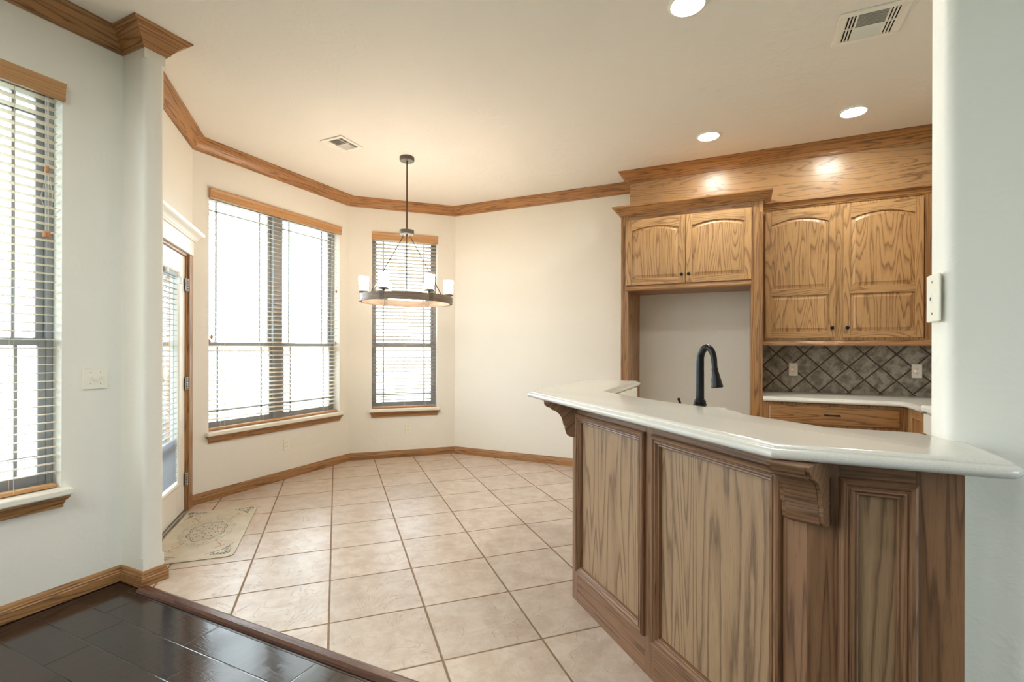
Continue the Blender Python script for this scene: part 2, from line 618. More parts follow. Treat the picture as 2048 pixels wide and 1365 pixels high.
    def rings(self, rr, F=None, grain=(0, 0, 1), mi=0, cap=True, closed=True):
        """loft between point rings of equal length"""
        n = len(rr[0])
        vs_ = [p for r in rr for p in r]
        fs = []
        for k in range(len(rr) - 1):
            for i in range(n if closed else n - 1):
                j = (i + 1) % n
                fs.append([k * n + i, k * n + j, (k + 1) * n + j, (k + 1) * n + i])
        if cap:
            fs.append(list(range(n))[::-1])
            fs.append([(len(rr) - 1) * n + i for i in range(n)])
        return self.add(vs_, fs, F, grain, mi)

    def lathe(self, prof, F=None, seg=24, mi=0, cap=True, grain=(0, 0, 1)):
        rr = [[(r * cos(2 * pi * i / seg), r * sin(2 * pi * i / seg), z) for i in range(seg)] for r, z in prof]
        return self.rings(rr, F, grain, mi, cap)

    def tube(self, pts, r, seg=8, mi=0, F=None, cap=True):
        pts = [Vector(p) for p in pts]
        rad = r if isinstance(r, (list, tuple)) else [r] * len(pts)
        rr = []
        up = None
        for i, p in enumerate(pts):
            d = (pts[min(i + 1, len(pts) - 1)] - pts[max(i - 1, 0)]).normalized()
            if up is None:
                up = d.orthogonal().normalized()
            up = (up - d * up.dot(d)).normalized()
            w = d.cross(up)
            rr.append([tuple(p + (up * cos(2 * pi * k / seg) + w * sin(2 * pi * k / seg)) * rad[i]) for k in range(seg)])
        return self.rings(rr, F, (0, 0, 1), mi, cap)

    def sweep(self, path, prof, side=1, F=None, mi=0, zbase=0.0, cap=True):
        """moulding: path of 2D points, profile of (distance from wall, z); side=1 -> to the left of travel"""
        pts = [Vector((p[0], p[1])) for p in path]
        nrm = []
        for i in range(len(pts) - 1):
            d = (pts[i + 1] - pts[i]).normalized()
            nrm.append(Vector((-d.y, d.x)) * side)
        offs = []
        for i in range(len(pts)):
            if i == 0:
                offs.append(nrm[0])
            elif i == len(pts) - 1:
                offs.append(nrm[-1])
            else:
                b = (nrm[i - 1] + nrm[i])
                b.normalize()
                offs.append(b / max(0.2, b.dot(nrm[i])))
        n = len(prof)
        for i in range(len(pts) - 1):
            vs_ = []
            for k in (i, i + 1):
                for d, z in prof:
                    q = pts[k] + offs[k] * d
                    vs_.append((q.x, q.y, zbase + z))
            dd = pts[i + 1] - pts[i]
            fs = [[a, (a + 1) % n, n + (a + 1) % n, n + a] for a in range(n)]
            fs.append(list(range(n))[::-1])
            fs.append(list(range(n, 2 * n)))
            self.add(vs_, fs, F, (dd.x, dd.y, 0), mi)
        return self

    def rectframe(self, x0, z0, x1, z1, prof, F=None, mi=0):
        """mitred picture-frame moulding in the local xz plane; prof: (inset, out)"""
        rr = []
        for i, o in prof:
            rr.append([(x0 + i, o, z0 + i), (x1 - i, o, z0 + i), (x1 - i, o, z1 - i), (x0 + i, o, z1 - i)])
        for s_ in range(4):
            t_ = (s_ + 1) % 4
            vs_, fs = [], []
            for r in rr:
                vs_ += [r[s_], r[t_]]
            for k in range(len(rr) - 1):
                fs.append([2 * k, 2 * k + 1, 2 * k + 3, 2 * k + 2])
            fs.append([2 * k for k in range(len(rr))][::-1])
            fs.append([2 * k + 1 for k in range(len(rr))])
            fs.append([0, 2 * (len(rr) - 1), 2 * (len(rr) - 1) + 1, 1])
            self.add(vs_, fs, F, (1, 0, 0) if s_ % 2 == 0 else (0, 0, 1), mi)
        return self

    def build(self, name, mats, parent=None, smooth=True, angle=35):
        me = bpy.data.meshes.new(name)
        o = bpy.data.objects.new(name, me)
        off = Vector((0, 0, 0))
        if parent is not None:
            q = parent
            while q is not None:
                off += Vector(q.location)
                q = q.parent
        me.from_pydata([tuple(p - off) for p in self.v], [], self.f)
        ul = me.uv_layers.new(name='UVMap')
        k = 0
        for u in self.uv:
            for a in u:
                ul.data[k].uv = a
                k += 1
        mats = mats if isinstance(mats, (list, tuple)) else [mats]
        for m_ in mats:
            me.materials.append(m_)
        for i, p in enumerate(me.polygons):
            p.material_index = self.mi[i]
        bm = bmesh.new()
        bm.from_mesh(me)
        bmesh.ops.recalc_face_normals(bm, faces=bm.faces)
        bm.to_mesh(me)
        bm.free()
        if smooth:
            me.polygons.foreach_set('use_smooth', [True] * len(me.polygons))
            me.set_sharp_from_angle(angle=radians(angle))
        me.update()
        COL.objects.link(o)
        if parent is not None:
            o.parent = parent
        return o


def tag(o, label, cat=None, group=None, kind=None):
    o['label'] = label
    if cat:
        o['category'] = cat
    if group:
        o['group'] = group
    if kind:
        o['kind'] = kind
    return o


def thing(name, label, cat, loc=(0, 0, 0), group=None, kind=None):
    o = bpy.data.objects.new(name, None)
    o.empty_display_size = 0.1
    COL.objects.link(o)
    o.location = loc
    return tag(o, label, cat, group, kind)


def structure(o, label):
    return tag(o, label, None, None, 'structure')


def bez(p0, p1, p2, n=8):
    return [((1 - t) ** 2 * p0[0] + 2 * t * (1 - t) * p1[0] + t * t * p2[0],
             (1 - t) ** 2 * p0[1] + 2 * t * (1 - t) * p1[1] + t * t * p2[1]) for t in [i / n for i in range(n + 1)]]


CROWN = [(0, -0.104), (0.010, -0.104), (0.013, -0.096), (0.020, -0.093), (0.021, -0.086), (0.030, -0.074), (0.046, -0.050),
         (0.064, -0.031), (0.078, -0.023), (0.080, -0.016), (0.090, -0.013), (0.098, -0.008), (0.100, -0.001), (0, -0.001)]
BASE = [(0, 0), (0.017, 0), (0.017, 0.048), (0.014, 0.054), (0.014, 0.060), (0.0105, 0.066), (0.010, 0.074), (0.007, 0.082), (0.004, 0.088), (0, 0.088)]

# ------------------------------------------------------------------ room shell
WT = 0.16
OUT_X, OUT_Y = 4.2, -4.4


def wall_panel(m, F, x0, x1, holes, z1=HC, t=WT):
    """wall slab from local x0..x1, behind local y=0, with rectangular holes (hx0,hx1,hz0,hz1)"""
    cur = x0
    for hx0, hx1, hz0, hz1 in sorted(holes):
        m.box((cur, -t, 0), (hx0, 0, z1), F=F)
        if hz0 > 0:
            m.box((hx0, -t, 0), (hx1, 0, hz0), F=F)
        m.box((hx0, -t, hz1), (hx1, 0, z1), F=F)
        cur = hx1
    m.box((cur, -t, 0), (x1, 0, z1), F=F)


# tile floor
m = M()
m.box((-5.0, 1.61, -0.12), (2.2, 6.2, 0.0))
structure(m.build('floor', MAT['tile'], smooth=False), 'beige slate-look floor tiles laid on the diagonal with brown grout in the breakfast nook')
m = M()
m.box((XL - 0.3, OUT_Y, -0.12), (OUT_X, 1.61, -0.004))
structure(m.build('floor_living', MAT['plank'], smooth=False), 'dark espresso hand-scraped plank floor of the living room')
m = M()
m.box((-5.0, OUT_Y - 0.3, HC), (OUT_X + 0.3, 6.2, HC + 0.12))
structure(m.build('ceiling', MAT['ceiling'], smooth=False), 'cream textured ceiling over nook and kitchen')

BAYW = (2.746, 4.288, 0.605, 2.752)       # world y range, z range
MIDL = (C2 - C1).length
MIDW = (0.262, 1.060, 0.605, 2.752)       # along the chamfer
LIVW = (-0.30, 1.322, 0.605, 2.735)
LIVW2 = (-2.9, -1.3, 0.605, 2.735)
DOORO = (0.165, 1.135, 0.0, 2.112)

m = M()
wall_panel(m, F_BAY, 2.6 - 0.06, 4.441 + 0.06, [BAYW])
structure(m.build('wall_left', MAT['wall'], smooth=False), 'cream wall around the wide double window')
m = M()
wall_panel(m, F_MID, 0.0, MIDL, [MIDW])
structure(m.build('wall_corner', MAT['wall'], smooth=False), 'cream angled wall around the narrow window')
m = M()
wall_panel(m, F_BACK, -3.323 - 0.06, 2.0, [])
structure(m.build('wall_back', MAT['wall'], smooth=False), 'cream back wall running behind the oak cabinets')
m = M()
wall_panel(m, F_DOOR, 0.0, 1.36, [DOORO])
structure(m.build('wall_door', MAT['wall'], smooth=False), 'cream angled wall around the glazed patio door')
m = M()
wall_panel(m, F_LIV, OUT_Y, 1.62, [LIVW, LIVW2])
structure(m.build('wall_living', MAT['wall'], smooth=False), 'pale wall of the living room around the left window')


def rounded(poly_corners, seg=6):
    """polygon of (x,y,r) with rounded corners"""
    out = []
    n = len(poly_corners)
    for i in range(n):
        x, y, r = poly_corners[i]
        p = Vector((x, y))
        a = Vector(poly_corners[i - 1][:2])
        b = Vector(poly_corners[(i + 1) % n][:2])
        if r <= 0:
            out.append((x, y))
            continue
        u, w = (a - p).normalized(), (b - p).normalized()
        ang = math.acos(max(-1, min(1, u.dot(w))))
        d = r / math.tan(ang / 2)
        c = p + (u + w).normalized() * (r / sin(ang / 2))
        s_, e_ = p + u * d, p + w * d
        a0 = math.atan2(s_.y - c.y, s_.x - c.x)
        a1 = math.atan2(e_.y - c.y, e_.x - c.x)
        while a1 - a0 > pi:
            a1 -= 2 * pi
        while a1 - a0 < -pi:
            a1 += 2 * pi
        for k in range(seg + 1):
            q = a0 + (a1 - a0) * k / seg
            out.append((c.x + r * cos(q), c.y + r * sin(q)))
    return out


# stub wall with bullnose corners between living room and nook
m = M()
sq = [(-3.42, 1.6), (-3.04, 1.6), (-3.04, 1.71), (-3.42, 1.71)]
m.prism(sq, 0.0, 0.155)
m.prism(rounded([(-3.42, 1.6, 0), (-3.04, 1.6, 0.026), (-3.04, 1.71, 0.026), (-3.42, 1.71, 0)]), 0.155, 2.985)
m.prism(sq, 2.985, HC)
structure(m.build('wall_stub', MAT['wall'], angle=50), 'short white wall end with rounded corners beside the dark floor')
# right wall end beside the bar
WX, WY0, WY1 = 0.51, 1.715, 1.835
m = M()
m.prism(rounded([(WX, WY0, 0.030), (OUT_X, WY0, 0), (OUT_X, WY1, 0), (WX, WY1, 0.006)]), 0.0, HC)
structure(m.build('wall_right', MAT['wall'], angle=50), 'white textured wall end with rounded corner at the right')
m = M()
m.box((1.82, WY1, 0), (1.98, YB, HC))
structure(m.build('wall_kitchen', MAT['wall'], smooth=False), 'cream side wall of the kitchen')
F_EAST = frame((OUT_X, 0, 0), (0, 1), (-1, 0))
EAST_FILLW = [(-0.9, 1.4, 0.605, 2.6)]  # unseen window added to throw daylight on the left wall
m = M()
wall_panel(m, F_EAST, OUT_Y, WY1, EAST_FILLW)
structure(m.build('wall_far_right', MAT['wall'], smooth=False), 'white side wall of the living room with an added unseen window')
m = M()
m.box((XL - 0.2, OUT_Y - 0.16, 0), (OUT_X + 0.16, OUT_Y, HC))
structure(m.build('wall_rear', MAT['wall'], smooth=False), 'white rear wall of the living room')

# crown moulding: one run around living wall, stub, nook, back wall and soffit
SOFX, SOFY = -1.03, 5.02
m = M()
m.sweep([(XL, OUT_Y + 0.01), (XL, 1.6), (-3.04, 1.6), (-3.04, 1.71), (-3.347, 1.71), (A0.x, A0.y), (C1.x, C1.y), (C2.x, C2.y),
         (SOFX, YB), (SOFX, SOFY), (1.82, SOFY)], CROWN, side=-1, zbase=HC)
structure(m.build('trim_1', MAT['oak_crown'], angle=25), 'oak crown moulding running around the ceiling line')

# baseboards
m = M()
m.sweep([(XL, OUT_Y + 0.01), (XL, 1.6), (-3.04, 1.6), (-3.04, 1.71), (-3.36, 1.71)], BASE, side=-1)
structure(m.build('baseboard_left', MAT['oak'], angle=25), 'oak baseboard along living wall and stub wall')
m = M()
m.sweep([tuple((F_DOOR @ Vector((0.045, 0, 0)))[:2]), (A0.x, A0.y), (C1.x, C1.y), (C2.x, C2.y), (-1.075, YB)], BASE, side=-1)
structure(m.build('baseboard_back', MAT['oak'], angle=25), 'oak baseboard around the breakfast nook')

# floor transition strip
m = M()
m.prism([(1.553, -0.004), (1.556, 0.006), (1.570, 0.014), (1.600, 0.015), (1.615, 0.008), (1.618, 0.0)], -3.02, 0.10, axis='x', grain=(1, 0, 0))
MAT['oak_threshold'] = oak('mahogany_threshold', (92, 60, 48), (56, 34, 26), 0.24, rings=6, along=1.0, across=30)
structure(m.build('trim_2', MAT['oak_threshold'], angle=25), 'dark wood threshold strip between plank floor and tile')


# ------------------------------------------------------------------ windows
def window(name, F, spec, label, twin, depth=0.105, grid='prairie'):
    x0, x1, z0, z1 = spec
    o = F @ Vector((x0, 0, z0))
    w = thing(name, label, None, o, kind='structure')
    d0, d1 = -depth - 0.045, -depth + 0.015
    halves = [(x0, x1)]
    fr = M()
    fw = 0.028
    fr.box((x0, d0, z0), (x0 + fw, d1, z1), 0.003, F)
    fr.box((x1 - fw, d0, z0), (x1, d1, z1), 0.003, F)
    fr.box((x0 + fw, d0, z0), (x1 - fw, d1, z0 + 0.03), 0.0, F)
    fr.box((x0 + fw, d0, z1 - fw), (x1 - fw, d1, z1), 0.0, F)
    if twin:
        xm = (x0 + x1) / 2
        fr.box((xm - 0.055, d0, z0), (xm + 0.055, d1 + 0.012, z1), 0.003, F)
        halves = [(x0 + fw, xm - 0.055), (xm + 0.055, x1 - fw)]
    else:
        halves = [(x0 + fw, x1 - fw)]
    fr.build('window_frame', MAT['alum'], w)
    zm = 1.378
    for a, b in halves:
        for lower in (0, 1):
            s0, s1 = (z0 + 0.03, zm + 0.02) if lower else (zm - 0.02, z1 - fw)
            dy0, dy1 = (d0 + 0.032, d0 + 0.056) if lower else (d0 + 0.004, d0 + 0.030)
            sm = M()
            st = 0.034
            sm.box((a, dy0, s0), (a + st, dy1, s1), 0.003, F)
            sm.box((b - st, dy0, s0), (b, dy1, s1), 0.003, F)
            sm.box((a + st, dy0, s0), (b - st, dy1, s0 + 0.040), 0.0, F)
            sm.box((a + st, dy0, s1 - 0.040), (b - st, dy1, s1), 0.0, F)
            so = sm.build('sash', MAT['alum'], w)
            pm = M()
            yc = (dy0 + dy1) / 2
            pm.box((a + st - 0.004, yc - 0.002, s0 + 0.036), (b - st + 0.004, yc + 0.002, s1 - 0.036), 0, F)
            pm.build('pane', MAT['glass'], so, smooth=False)
            gm = M()
            ins = 0.085
            gw = 0.0075
            for gx in (a + st + ins, b - st - ins):
                gm.box((gx - gw, yc - 0.006, s0 + 0.035), (gx + gw, yc + 0.006, s1 - 0.035), 0, F)
            gz = s0 + 0.04 + ins + 0.01 if lower else s1 - 0.04 - ins
            gm.box((a + st, yc - 0.006, gz - gw), (b - st, yc + 0.006, gz + gw), 0, F)
            gm.build('grille', MAT['alum'], so)
    # sill and apron
    sl = M()
    sl.box((x0 - 0.035, -0.10, z0 - 0.036), (x1 + 0.035, 0.052, z0 - 0.001), 0.006, F)
    sl.build('window_sill', MAT['sill'], w)
    return w


AP = [(0, -0.036), (0.036, -0.036), (0.036, -0.048), (0.030, -0.056), (0.022, -0.064), (0.020, -0.074), (0.015, -0.084), (0.015, -0.100), (0, -0.100)]


def apron(w, F, spec, label=None):
    x0, x1, z0, z1 = spec
    am = M()
    am.sweep([(x0 + 0.012, -0.001), (x0 + 0.012, 0.0), (x1 - 0.012, 0.0), (x1 - 0.012, -0.001)], AP, side=1, F=F, zbase=z0)
    return am.build('apron', MAT['oak'], w, angle=25)


w1 = window('window_1', F_BAY, BAYW, 'wide double-hung twin window in the left nook wall', True)
apron(w1, F_BAY, BAYW)
w2 = window('window_2', F_MID, MIDW, 'narrow single window behind the chandelier', False)
apron(w2, F_MID, MIDW)
w3 = window('window_3', F_LIV, LIVW, 'tall living room window cut by the left frame edge', True)
apron(w3, F_LIV, LIVW)
w4 = window('window_4', F_LIV, LIVW2, 'living room window beside the camera', True)
for k, sp in enumerate(EAST_FILLW):
    window('window_%d' % (5 + k), F_EAST, sp, 'unseen side window added for its daylight opposite the left window', True)


# ------------------------------------------------------------------ blinds
def blind(F, spec, label, tilt_deg, cords, pull=(), slat='slat'):
    x0, x1, z0, z1 = spec
    b = thing('window_blind', label, 'blind', F @ Vector((x0, 0, z1)), 'wood blinds in the windows')
    vm = M()
    a0, a1 = x0 - 0.004, x1 + 0.004
    vz0, vz1 = z1 - 0.085, z1 + 0.002
    prof = [(0.0, vz0), (0.022, vz0), (0.026, vz0 + 0.006), (0.026, vz0 + 0.030), (0.029, vz0 + 0.034), (0.029, vz1 - 0.026),
            (0.033, vz1 - 0.02), (0.036, vz1 - 0.006), (0.034, vz1), (0.0, vz1)]
    vm.sweep([(a0, 0.0), (a1, 0.0)], prof, side=1, F=F)
    vm.build('valance', MAT['oak_blind'], b, angle=25)
    hm = M()
    yc = -0.042
    hm.box((x0 + 0.006, yc - 0.028, z1 - 0.055), (x1 - 0.006, yc + 0.028, z1 - 0.004), 0.002, F)
    hm.build('headrail', MAT['trimwhite'], b)
    sm = M()
    pitch = 0.0435
    hw = 0.0245
    z = z1 - 0.085
    zs = []
    zb = z0 + 0.035
    while z > zb + 0.03:
        zs.append(z)
        z -= pitch
    ta = radians(tilt_deg)
    for z in zs:
        pts = []
        for k in range(5):
            u = -1 + k / 2
            y = yc + hw * u * cos(ta)
            zz = z + hw * u * sin(ta) + 0.0022 * (1 - u * u)
            pts.append((y, zz))
        th = 0.0026
        poly = pts + [(y, zz - th) for y, zz in pts[::-1]]
        sm.prism(poly, x0 + 0.012, x1 - 0.012, axis='x', F=F, grain=(1, 0, 0))
    sm.build('slats', MAT[slat], b, angle=40)
    rm = M()
    rm.box((x0 + 0.012, yc - 0.026, z0 + 0.004), (x1 - 0.012, yc + 0.026, z0 + 0.024), 0.004, F)
    rm.build('bottom_rail', MAT['oak_blind'], b)
    for cx_ in cords:
        cm = M()
        for dy in (-hw - 0.001, hw + 0.001):
            cm.tube([(cx_, yc + dy, z1 - 0.06), (cx_, yc + dy, z0 + 0.01)], 0.0012, 5, F=F)
        cm.build('ladder_cord', MAT['cord'], b)
    for (px, zt, loop) in pull:
        pm = M()
        pts = [(px, yc + 0.034, z1 - 0.06), (px, yc + 0.036, zt)]
        pm.tube(pts, 0.0012, 5, F=F)
        if loop:
            pm.tube([(px, yc + 0.036, zt), (px - 0.012, yc + 0.036, zt - 0.10), (px - 0.026, yc + 0.036, zt - 0.17), (px - 0.012, yc + 0.036, zt - 0.21),
                     (px + 0.02, yc + 0.036, zt - 0.20), (px + 0.022, yc + 0.036, zt - 0.14), (px + 0.004, yc + 0.036, zt)], 0.0012, 5, F=F)
        po = pm.build('pull_cord', MAT['cord'], b)
        tm = M()
        FT = F @ Matrix.Translation((px, yc + 0.036, zt - 0.018))
        tm.lathe([(0.004, 0.02), (0.008, 0.016), (0.009, 0.006), (0.011, 0.0), (0.010, -0.012), (0.003, -0.018)], FT, 10)
        tm.build('tassel', MAT['tassel'], po)
    return b


blind(F_BAY, BAYW, 'wide wood blind with oak valance in the double nook window', -10, [2.9, 3.30, 3.72, 4.12], pull=[(2.775, 1.46, False), (2.755, 1.42, False), (4.24, 2.02, False), (4.235, 1.42, False)])
blind(F_MID, MIDW, 'narrow wood blind with tilted slats behind the chandelier', 14, [0.40, 0.66, 0.92], pull=[(0.30, 1.5, False)], slat='slat_tan')
blind(F_LIV, LIVW, 'tall wood blind with tan valance at the left edge, looped cord hanging at right', 1.0, [-0.1, 0.4, 0.82, 1.14, ], pull=[(1.262, 2.29, True), (1.255, 1.95, False), (1.268, 1.95, False)])


# ------------------------------------------------------------------ patio door
d = thing('door_1', 'white patio door with tall glass and mini blind in the angled wall', None, F_DOOR @ Vector((0.165, 0, 0)), kind='structure')
jm = M()
F = F_DOOR
jm.box((0.145, -WT, 0), (0.167, 0.004, 2.112), 0.002, F)
jm.box((1.135, -WT, 0), (1.155, 0.004, 2.112), 0.002, F)
jm.box((0.145, -WT, 2.094), (1.155, 0.004, 2.116), 0.002, F)
jm.build('jamb', MAT['oak'], d)
cm = M()
cm.box((0.048, 0.0, 0.0), (0.148, 0.020, 2.118), 0.004, F)
cm.box((1.150, 0.0, 0.0), (1.250, 0.020, 2.118), 0.004, F)
cm.build('casing', MAT['oak'], d)
hm = M()
hm.box((0.040, 0.0, 2.118), (1.258, 0.024, 2.245), 0.003, F)
CAP = [(0, 0), (0.028, 0), (0.032, 0.010), (0.036, 0.012), (0.042, 0.026), (0.056, 0.042), (0.072, 0.050), (0.078, 0.056), (0.082, 0.070), (0.082, 0.078), (0, 0.078)]
hm.sweep([(0.040, 0.0), (0.040, 0.006), (1.258, 0.006), (1.258, 0.0)], CAP, side=1, F=F, zbase=2.243)
hm.build('header', MAT['trimwhite'], d, angle=25)
sm = M()
dy0, dy1 = -0.055, -0.010
gx0, gx1, gz0, gz1 = 0.375, 0.935, 0.285, 1.93
X0, X1, Z0, Z1 = 0.171, 1.131, 0.02, 2.092
sm.box((X0, dy0, Z0), (gx0, dy1, Z1), 0.002, F)
sm.box((gx1, dy0, Z0), (X1, dy1, Z1), 0.002, F)
sm.box((gx0, dy0, Z0), (gx1, dy1, gz0), 0.0, F)
sm.box((gx0, dy0, gz1), (gx1, dy1, Z1), 0.0, F)
so = sm.build('door_slab', MAT['white'], d)
lm = M()
lm.rectframe(gx0 - 0.03, gz0 - 0.03, gx1 + 0.03, gz1 + 0.03, [(0, -0.01), (0, 0.0), (0.008, 0.004), (0.02, 0.004), (0.03, -0.004), (0.034, -0.03)], F)
lm.build('lite_frame', MAT['white'], so)
gm = M()
gm.box((gx0, -0.036, gz0), (gx1, -0.030, gz1), 0, F)
gm.build('glass_pane', MAT['glass'], so, smooth=False)
bm_ = M()
z = gz1 - 0.05
while z > gz0 + 0.02:
    bm_.box((gx0 + 0.01, -0.0265, z - 0.0008), (gx1 - 0.012, -0.004, z + 0.0008), 0, F)
    z -= 0.040 if z > 0.66 else 0.0125
bm_.box((gx0 + 0.004, -0.028, gz1 - 0.035), (gx1 - 0.004, -0.004, gz1 - 0.002), 0.002, F)
bm_.build('mini_blind', MAT['slat_grey'], so)
st_ = M()
for za, zb in ((1.350, 1.392), (0.590, 0.640), (gz0 - 0.05, gz0 + 0.012)):
    st_.box((gx0 - 0.06, -0.125, za), (gx1 + 0.06, -0.10, zb), 0.002, F)
st_.box((gx0 - 0.06, -0.125, 0.05), (gx0 - 0.005, -0.10, 2.05), 0.002, F)
st_.box((gx1 + 0.005, -0.125, 0.05), (gx1 + 0.06, -0.10, 2.05), 0.002, F)
st_.build('storm_door_frame', MAT['alum'], d)
bk = M()
bk.box((gx0 - 0.006, 0.004, gz1 - 0.085), (gx0 + 0.020, 0.026, gz1 - 0.030), 0.004, F)
bk.build('blind_bracket', MAT['white'], so)
rk = M()
rk.lathe([(0.001, -0.002), (0.018, -0.002), (0.020, 0.006), (0.016, 0.016), (0.001, 0.018)], F @ Matrix.Translation((0.70, 0.004, gz1 - 0.02)) @ Matrix.Rotation(-pi / 2, 4, 'X'), 16)
rk.build('blind_knob', MAT['white'], so)
dk_ = M()
dk_.lathe([(0.001, 0.0), (0.060, 0.0), (0.062, 0.008), (0.052, 0.018), (0.001, 0.020)], F @ Matrix.Translation((0.735, -0.004, 1.165)) @ Matrix.Rotation(-pi / 2, 4, 'X'), 24)
dk_.build('round_disc', MAT['white'], so)
for hz in (1.862, 1.056, 0.272):
    hm = M()
    hm.box((0.150, 0.001, hz - 0.052), (0.200, 0.006, hz + 0.052), 0.001, F)
    for q in range(5):
        hm.lathe([(0.0075, -0.0095), (0.0085, -0.008), (0.0085, 0.008), (0.0075, 0.0095)], F @ Matrix.Translation((0.169, 0.008, hz - 0.042 + 0.021 * q)), 10)
    hm.build('hinge', MAT['steel'], so)
hk = M()
hk.lathe([(0.001, -0.012), (0.03, -0.012), (0.03, 0.0), (0.012, 0.006), (0.012, 0.03), (0.028, 0.042), (0.028, 0.06), (0.001, 0.068)], F @ Matrix.Translation((1.065, 0.0, 1.0)) @ Matrix.Rotation(-pi / 2, 4, 'X'), 20)
hk.build('door_knob', MAT['steel'], so)
tm = M()
tm.box((0.168, -WT, 0.0), (1.134, 0.012, 0.016), 0.004, F)
tm.build('door_threshold', MAT['steel'], d)


# ------------------------------------------------------------------ kitchen cabinets
def arch(x0, x1, z0, zs, rise, n=14):
    """closed outline: rectangle with an arched top (zs = spring line)"""
    pts = [(x0, z0), (x1, z0), (x1, zs)]
    if rise > 0:
        for i in range(1, n):
            t = i / n
            pts.append((x1 + (x0 - x1) * t, zs + rise * (1 - (2 * t - 1) ** 2)))
    pts.append((x0, zs))
    return pts


def cab_door(F, x0, x1, z0, z1, parent, panels, knob=None, st=0.055, th=0.020, name='door'):
    """frame and raised panels. panels: list of (pz0, pz_spring, rise). local y=0 is the cabinet face"""
    fm = M()
    b = 0.003
    fm.box((x0, 0.001, z0), (x0 + st, th, z1), b, F, (0, 0, 1))
    fm.box((x1 - st, 0.001, z0), (x1, th, z1), b, F, (0, 0, 1))
    xa, xb = x0 + st - 0.001, x1 - st + 0.001
    edges = [z0] + [q for p in panels for q in p[:2]] + [z1]
    prev_rise = 0
    for k in range(len(panels) + 1):
        lo_, hi_ = edges[2 * k], edges[2 * k + 1]
        rise = panels[k - 1][2] if k > 0 else 0
        if rise > 0:
            n = 14
            poly = [(xa + (xb - xa) * i / n, lo_ + rise * (1 - (2 * i / n - 1) ** 2)) for i in range(n + 1)] + [(xb, hi_), (xa, hi_)]
            fm.prism(poly, 0.001, th - 0.0005, F=F, grain=(1, 0, 0), axis='y')
        else:
            fm.box((xa, 0.001, lo_), (xb, th - 0.0005, hi_), 0.002, F, (1, 0, 0))
    do = fm.build(name, MAT['oak_door'], parent)
    for pz0, pzs, rise in panels:
        pm = M()
        rr = []
        for ins, y in ((-0.004, 0.002), (-0.004, 0.008), (0.004, 0.0085), (0.030, 0.0165), (0.032, 0.0180), (0.040, 0.0180)):
            rr.append([(a, y, c) for a, c in arch(x0 + st + ins, x1 - st - ins, pz0 + ins, pzs - ins * (1.0 if rise == 0 else 0.9), rise)])
        pm.rings(rr, F, (0, 0, 1))
        pm.build('raised_panel', MAT['oak_door'], do, angle=20)
    if knob:
        knob_at(F @ Matrix.Translation((knob[0], th, knob[1])), do)
    return do


def knob_at(F, parent):
    km = M()
    km.lathe([(0.001, 0.0), (0.007, 0.0), (0.006, 0.004), (0.005, 0.012), (0.010, 0.016), (0.0155, 0.021), (0.0155, 0.025), (0.011, 0.030), (0.001, 0.032)],
             F @ Matrix.Rotation(-pi / 2, 4, 'X'), 18)
    return km.build('knob', MAT['black'], parent)


YF = 4.75
FF = frame((0, YF, 0), (1, 0), (0, -1))
cab = thing('fridge_cabinet', 'oak cabinet with two arched doors over the empty refrigerator opening', 'cabinet', (-0.44, YF, 0))
pm = M()
pm.box((-1.06, YF, 0), (-1.045, YB, 2.645), 0.001)
pm.box((-1.045, YF, 0), (-0.988, YF + 0.022, 2.645), 0.001)
pm.box((-1.045, YF + 0.022, 0), (-0.990, YB, 2.645), 0.001)
pm.build('side_panel', MAT['oak'], cab)
pm = M()
pm.box((0.079, YF, 0), (0.172, YB, 2.645), 0.002)
pm.build('side_panel', MAT['oak'], cab)
for xs in (0.140, 0.151, 0.162):
    fm = M()
    fm.lathe([(0.0045, 0.92), (0.0045, 2.54)], Matrix.Translation((xs, YF, 0)), 8)
    fm.build('flute_bead', MAT['oak'], cab)
for xs in (-1.052, -1.040, -1.028):
    fm = M()
    fm.lathe([(0.004, 0.10), (0.004, 2.54)], Matrix.Translation((xs, YF, 0)), 8)
    fm.build('flute_bead', MAT['oak'], cab)
pm = M()
pm.box((-0.988, YF, 1.925), (0.079, YB, 2.645), 0.001, grain=(1, 0, 0))
pm.build('carcass', MAT['oak'], cab)
pm = M()
pm.sweep([(-1.005, 0), (0.08, 0)], [(0, 1.905), (0.012, 1.905), (0.020, 1.912), (0.022, 1.922), (0.014, 1.930), (0.014, 1.940), (0.010, 1.950), (0, 1.952)], side=1, F=FF)
pm.build('light_rail', MAT['oak'], cab, angle=25)
cab_door(FF, -1.010, -0.467, 1.958, 2.585, cab, [(2.016, 2.478, 0.036)], knob=(-0.496, 2.035))
cab_door(FF, -0.462, 0.083, 1.958, 2.585, cab, [(2.016, 2.478, 0.036)], knob=(-0.433, 2.035))
CABC = [(0, 0), (0.010, 0), (0.012, 0.008), (0.018, 0.011), (0.020, 0.016), (0.030, 0.026), (0.044, 0.042), (0.058, 0.054), (0.062, 0.060), (0.072, 0.064), (0.075, 0.078), (0, 0.078)]
pm = M()
pm.sweep([(-1.06, YB), (-1.06, YF), (0.172, YF), (0.172, SOFY - 0.001)], CABC, side=-1, zbase=2.640)
pm.box((-1.06, YF, 2.70), (0.172, YB, 2.716), 0, grain=(1, 0, 0))
pm.build('crown', MAT['oak_crown'], cab, angle=25)

# soffit above the cabinets
m = M()
m.box((SOFX, SOFY, 2.66), (1.82, YB, HC), 0.001, grain=(1, 0, 0))
structure(m.build('trim_3', MAT['oak_soffit'], smooth=False), 'oak veneer soffit panel above the kitchen cabinets')

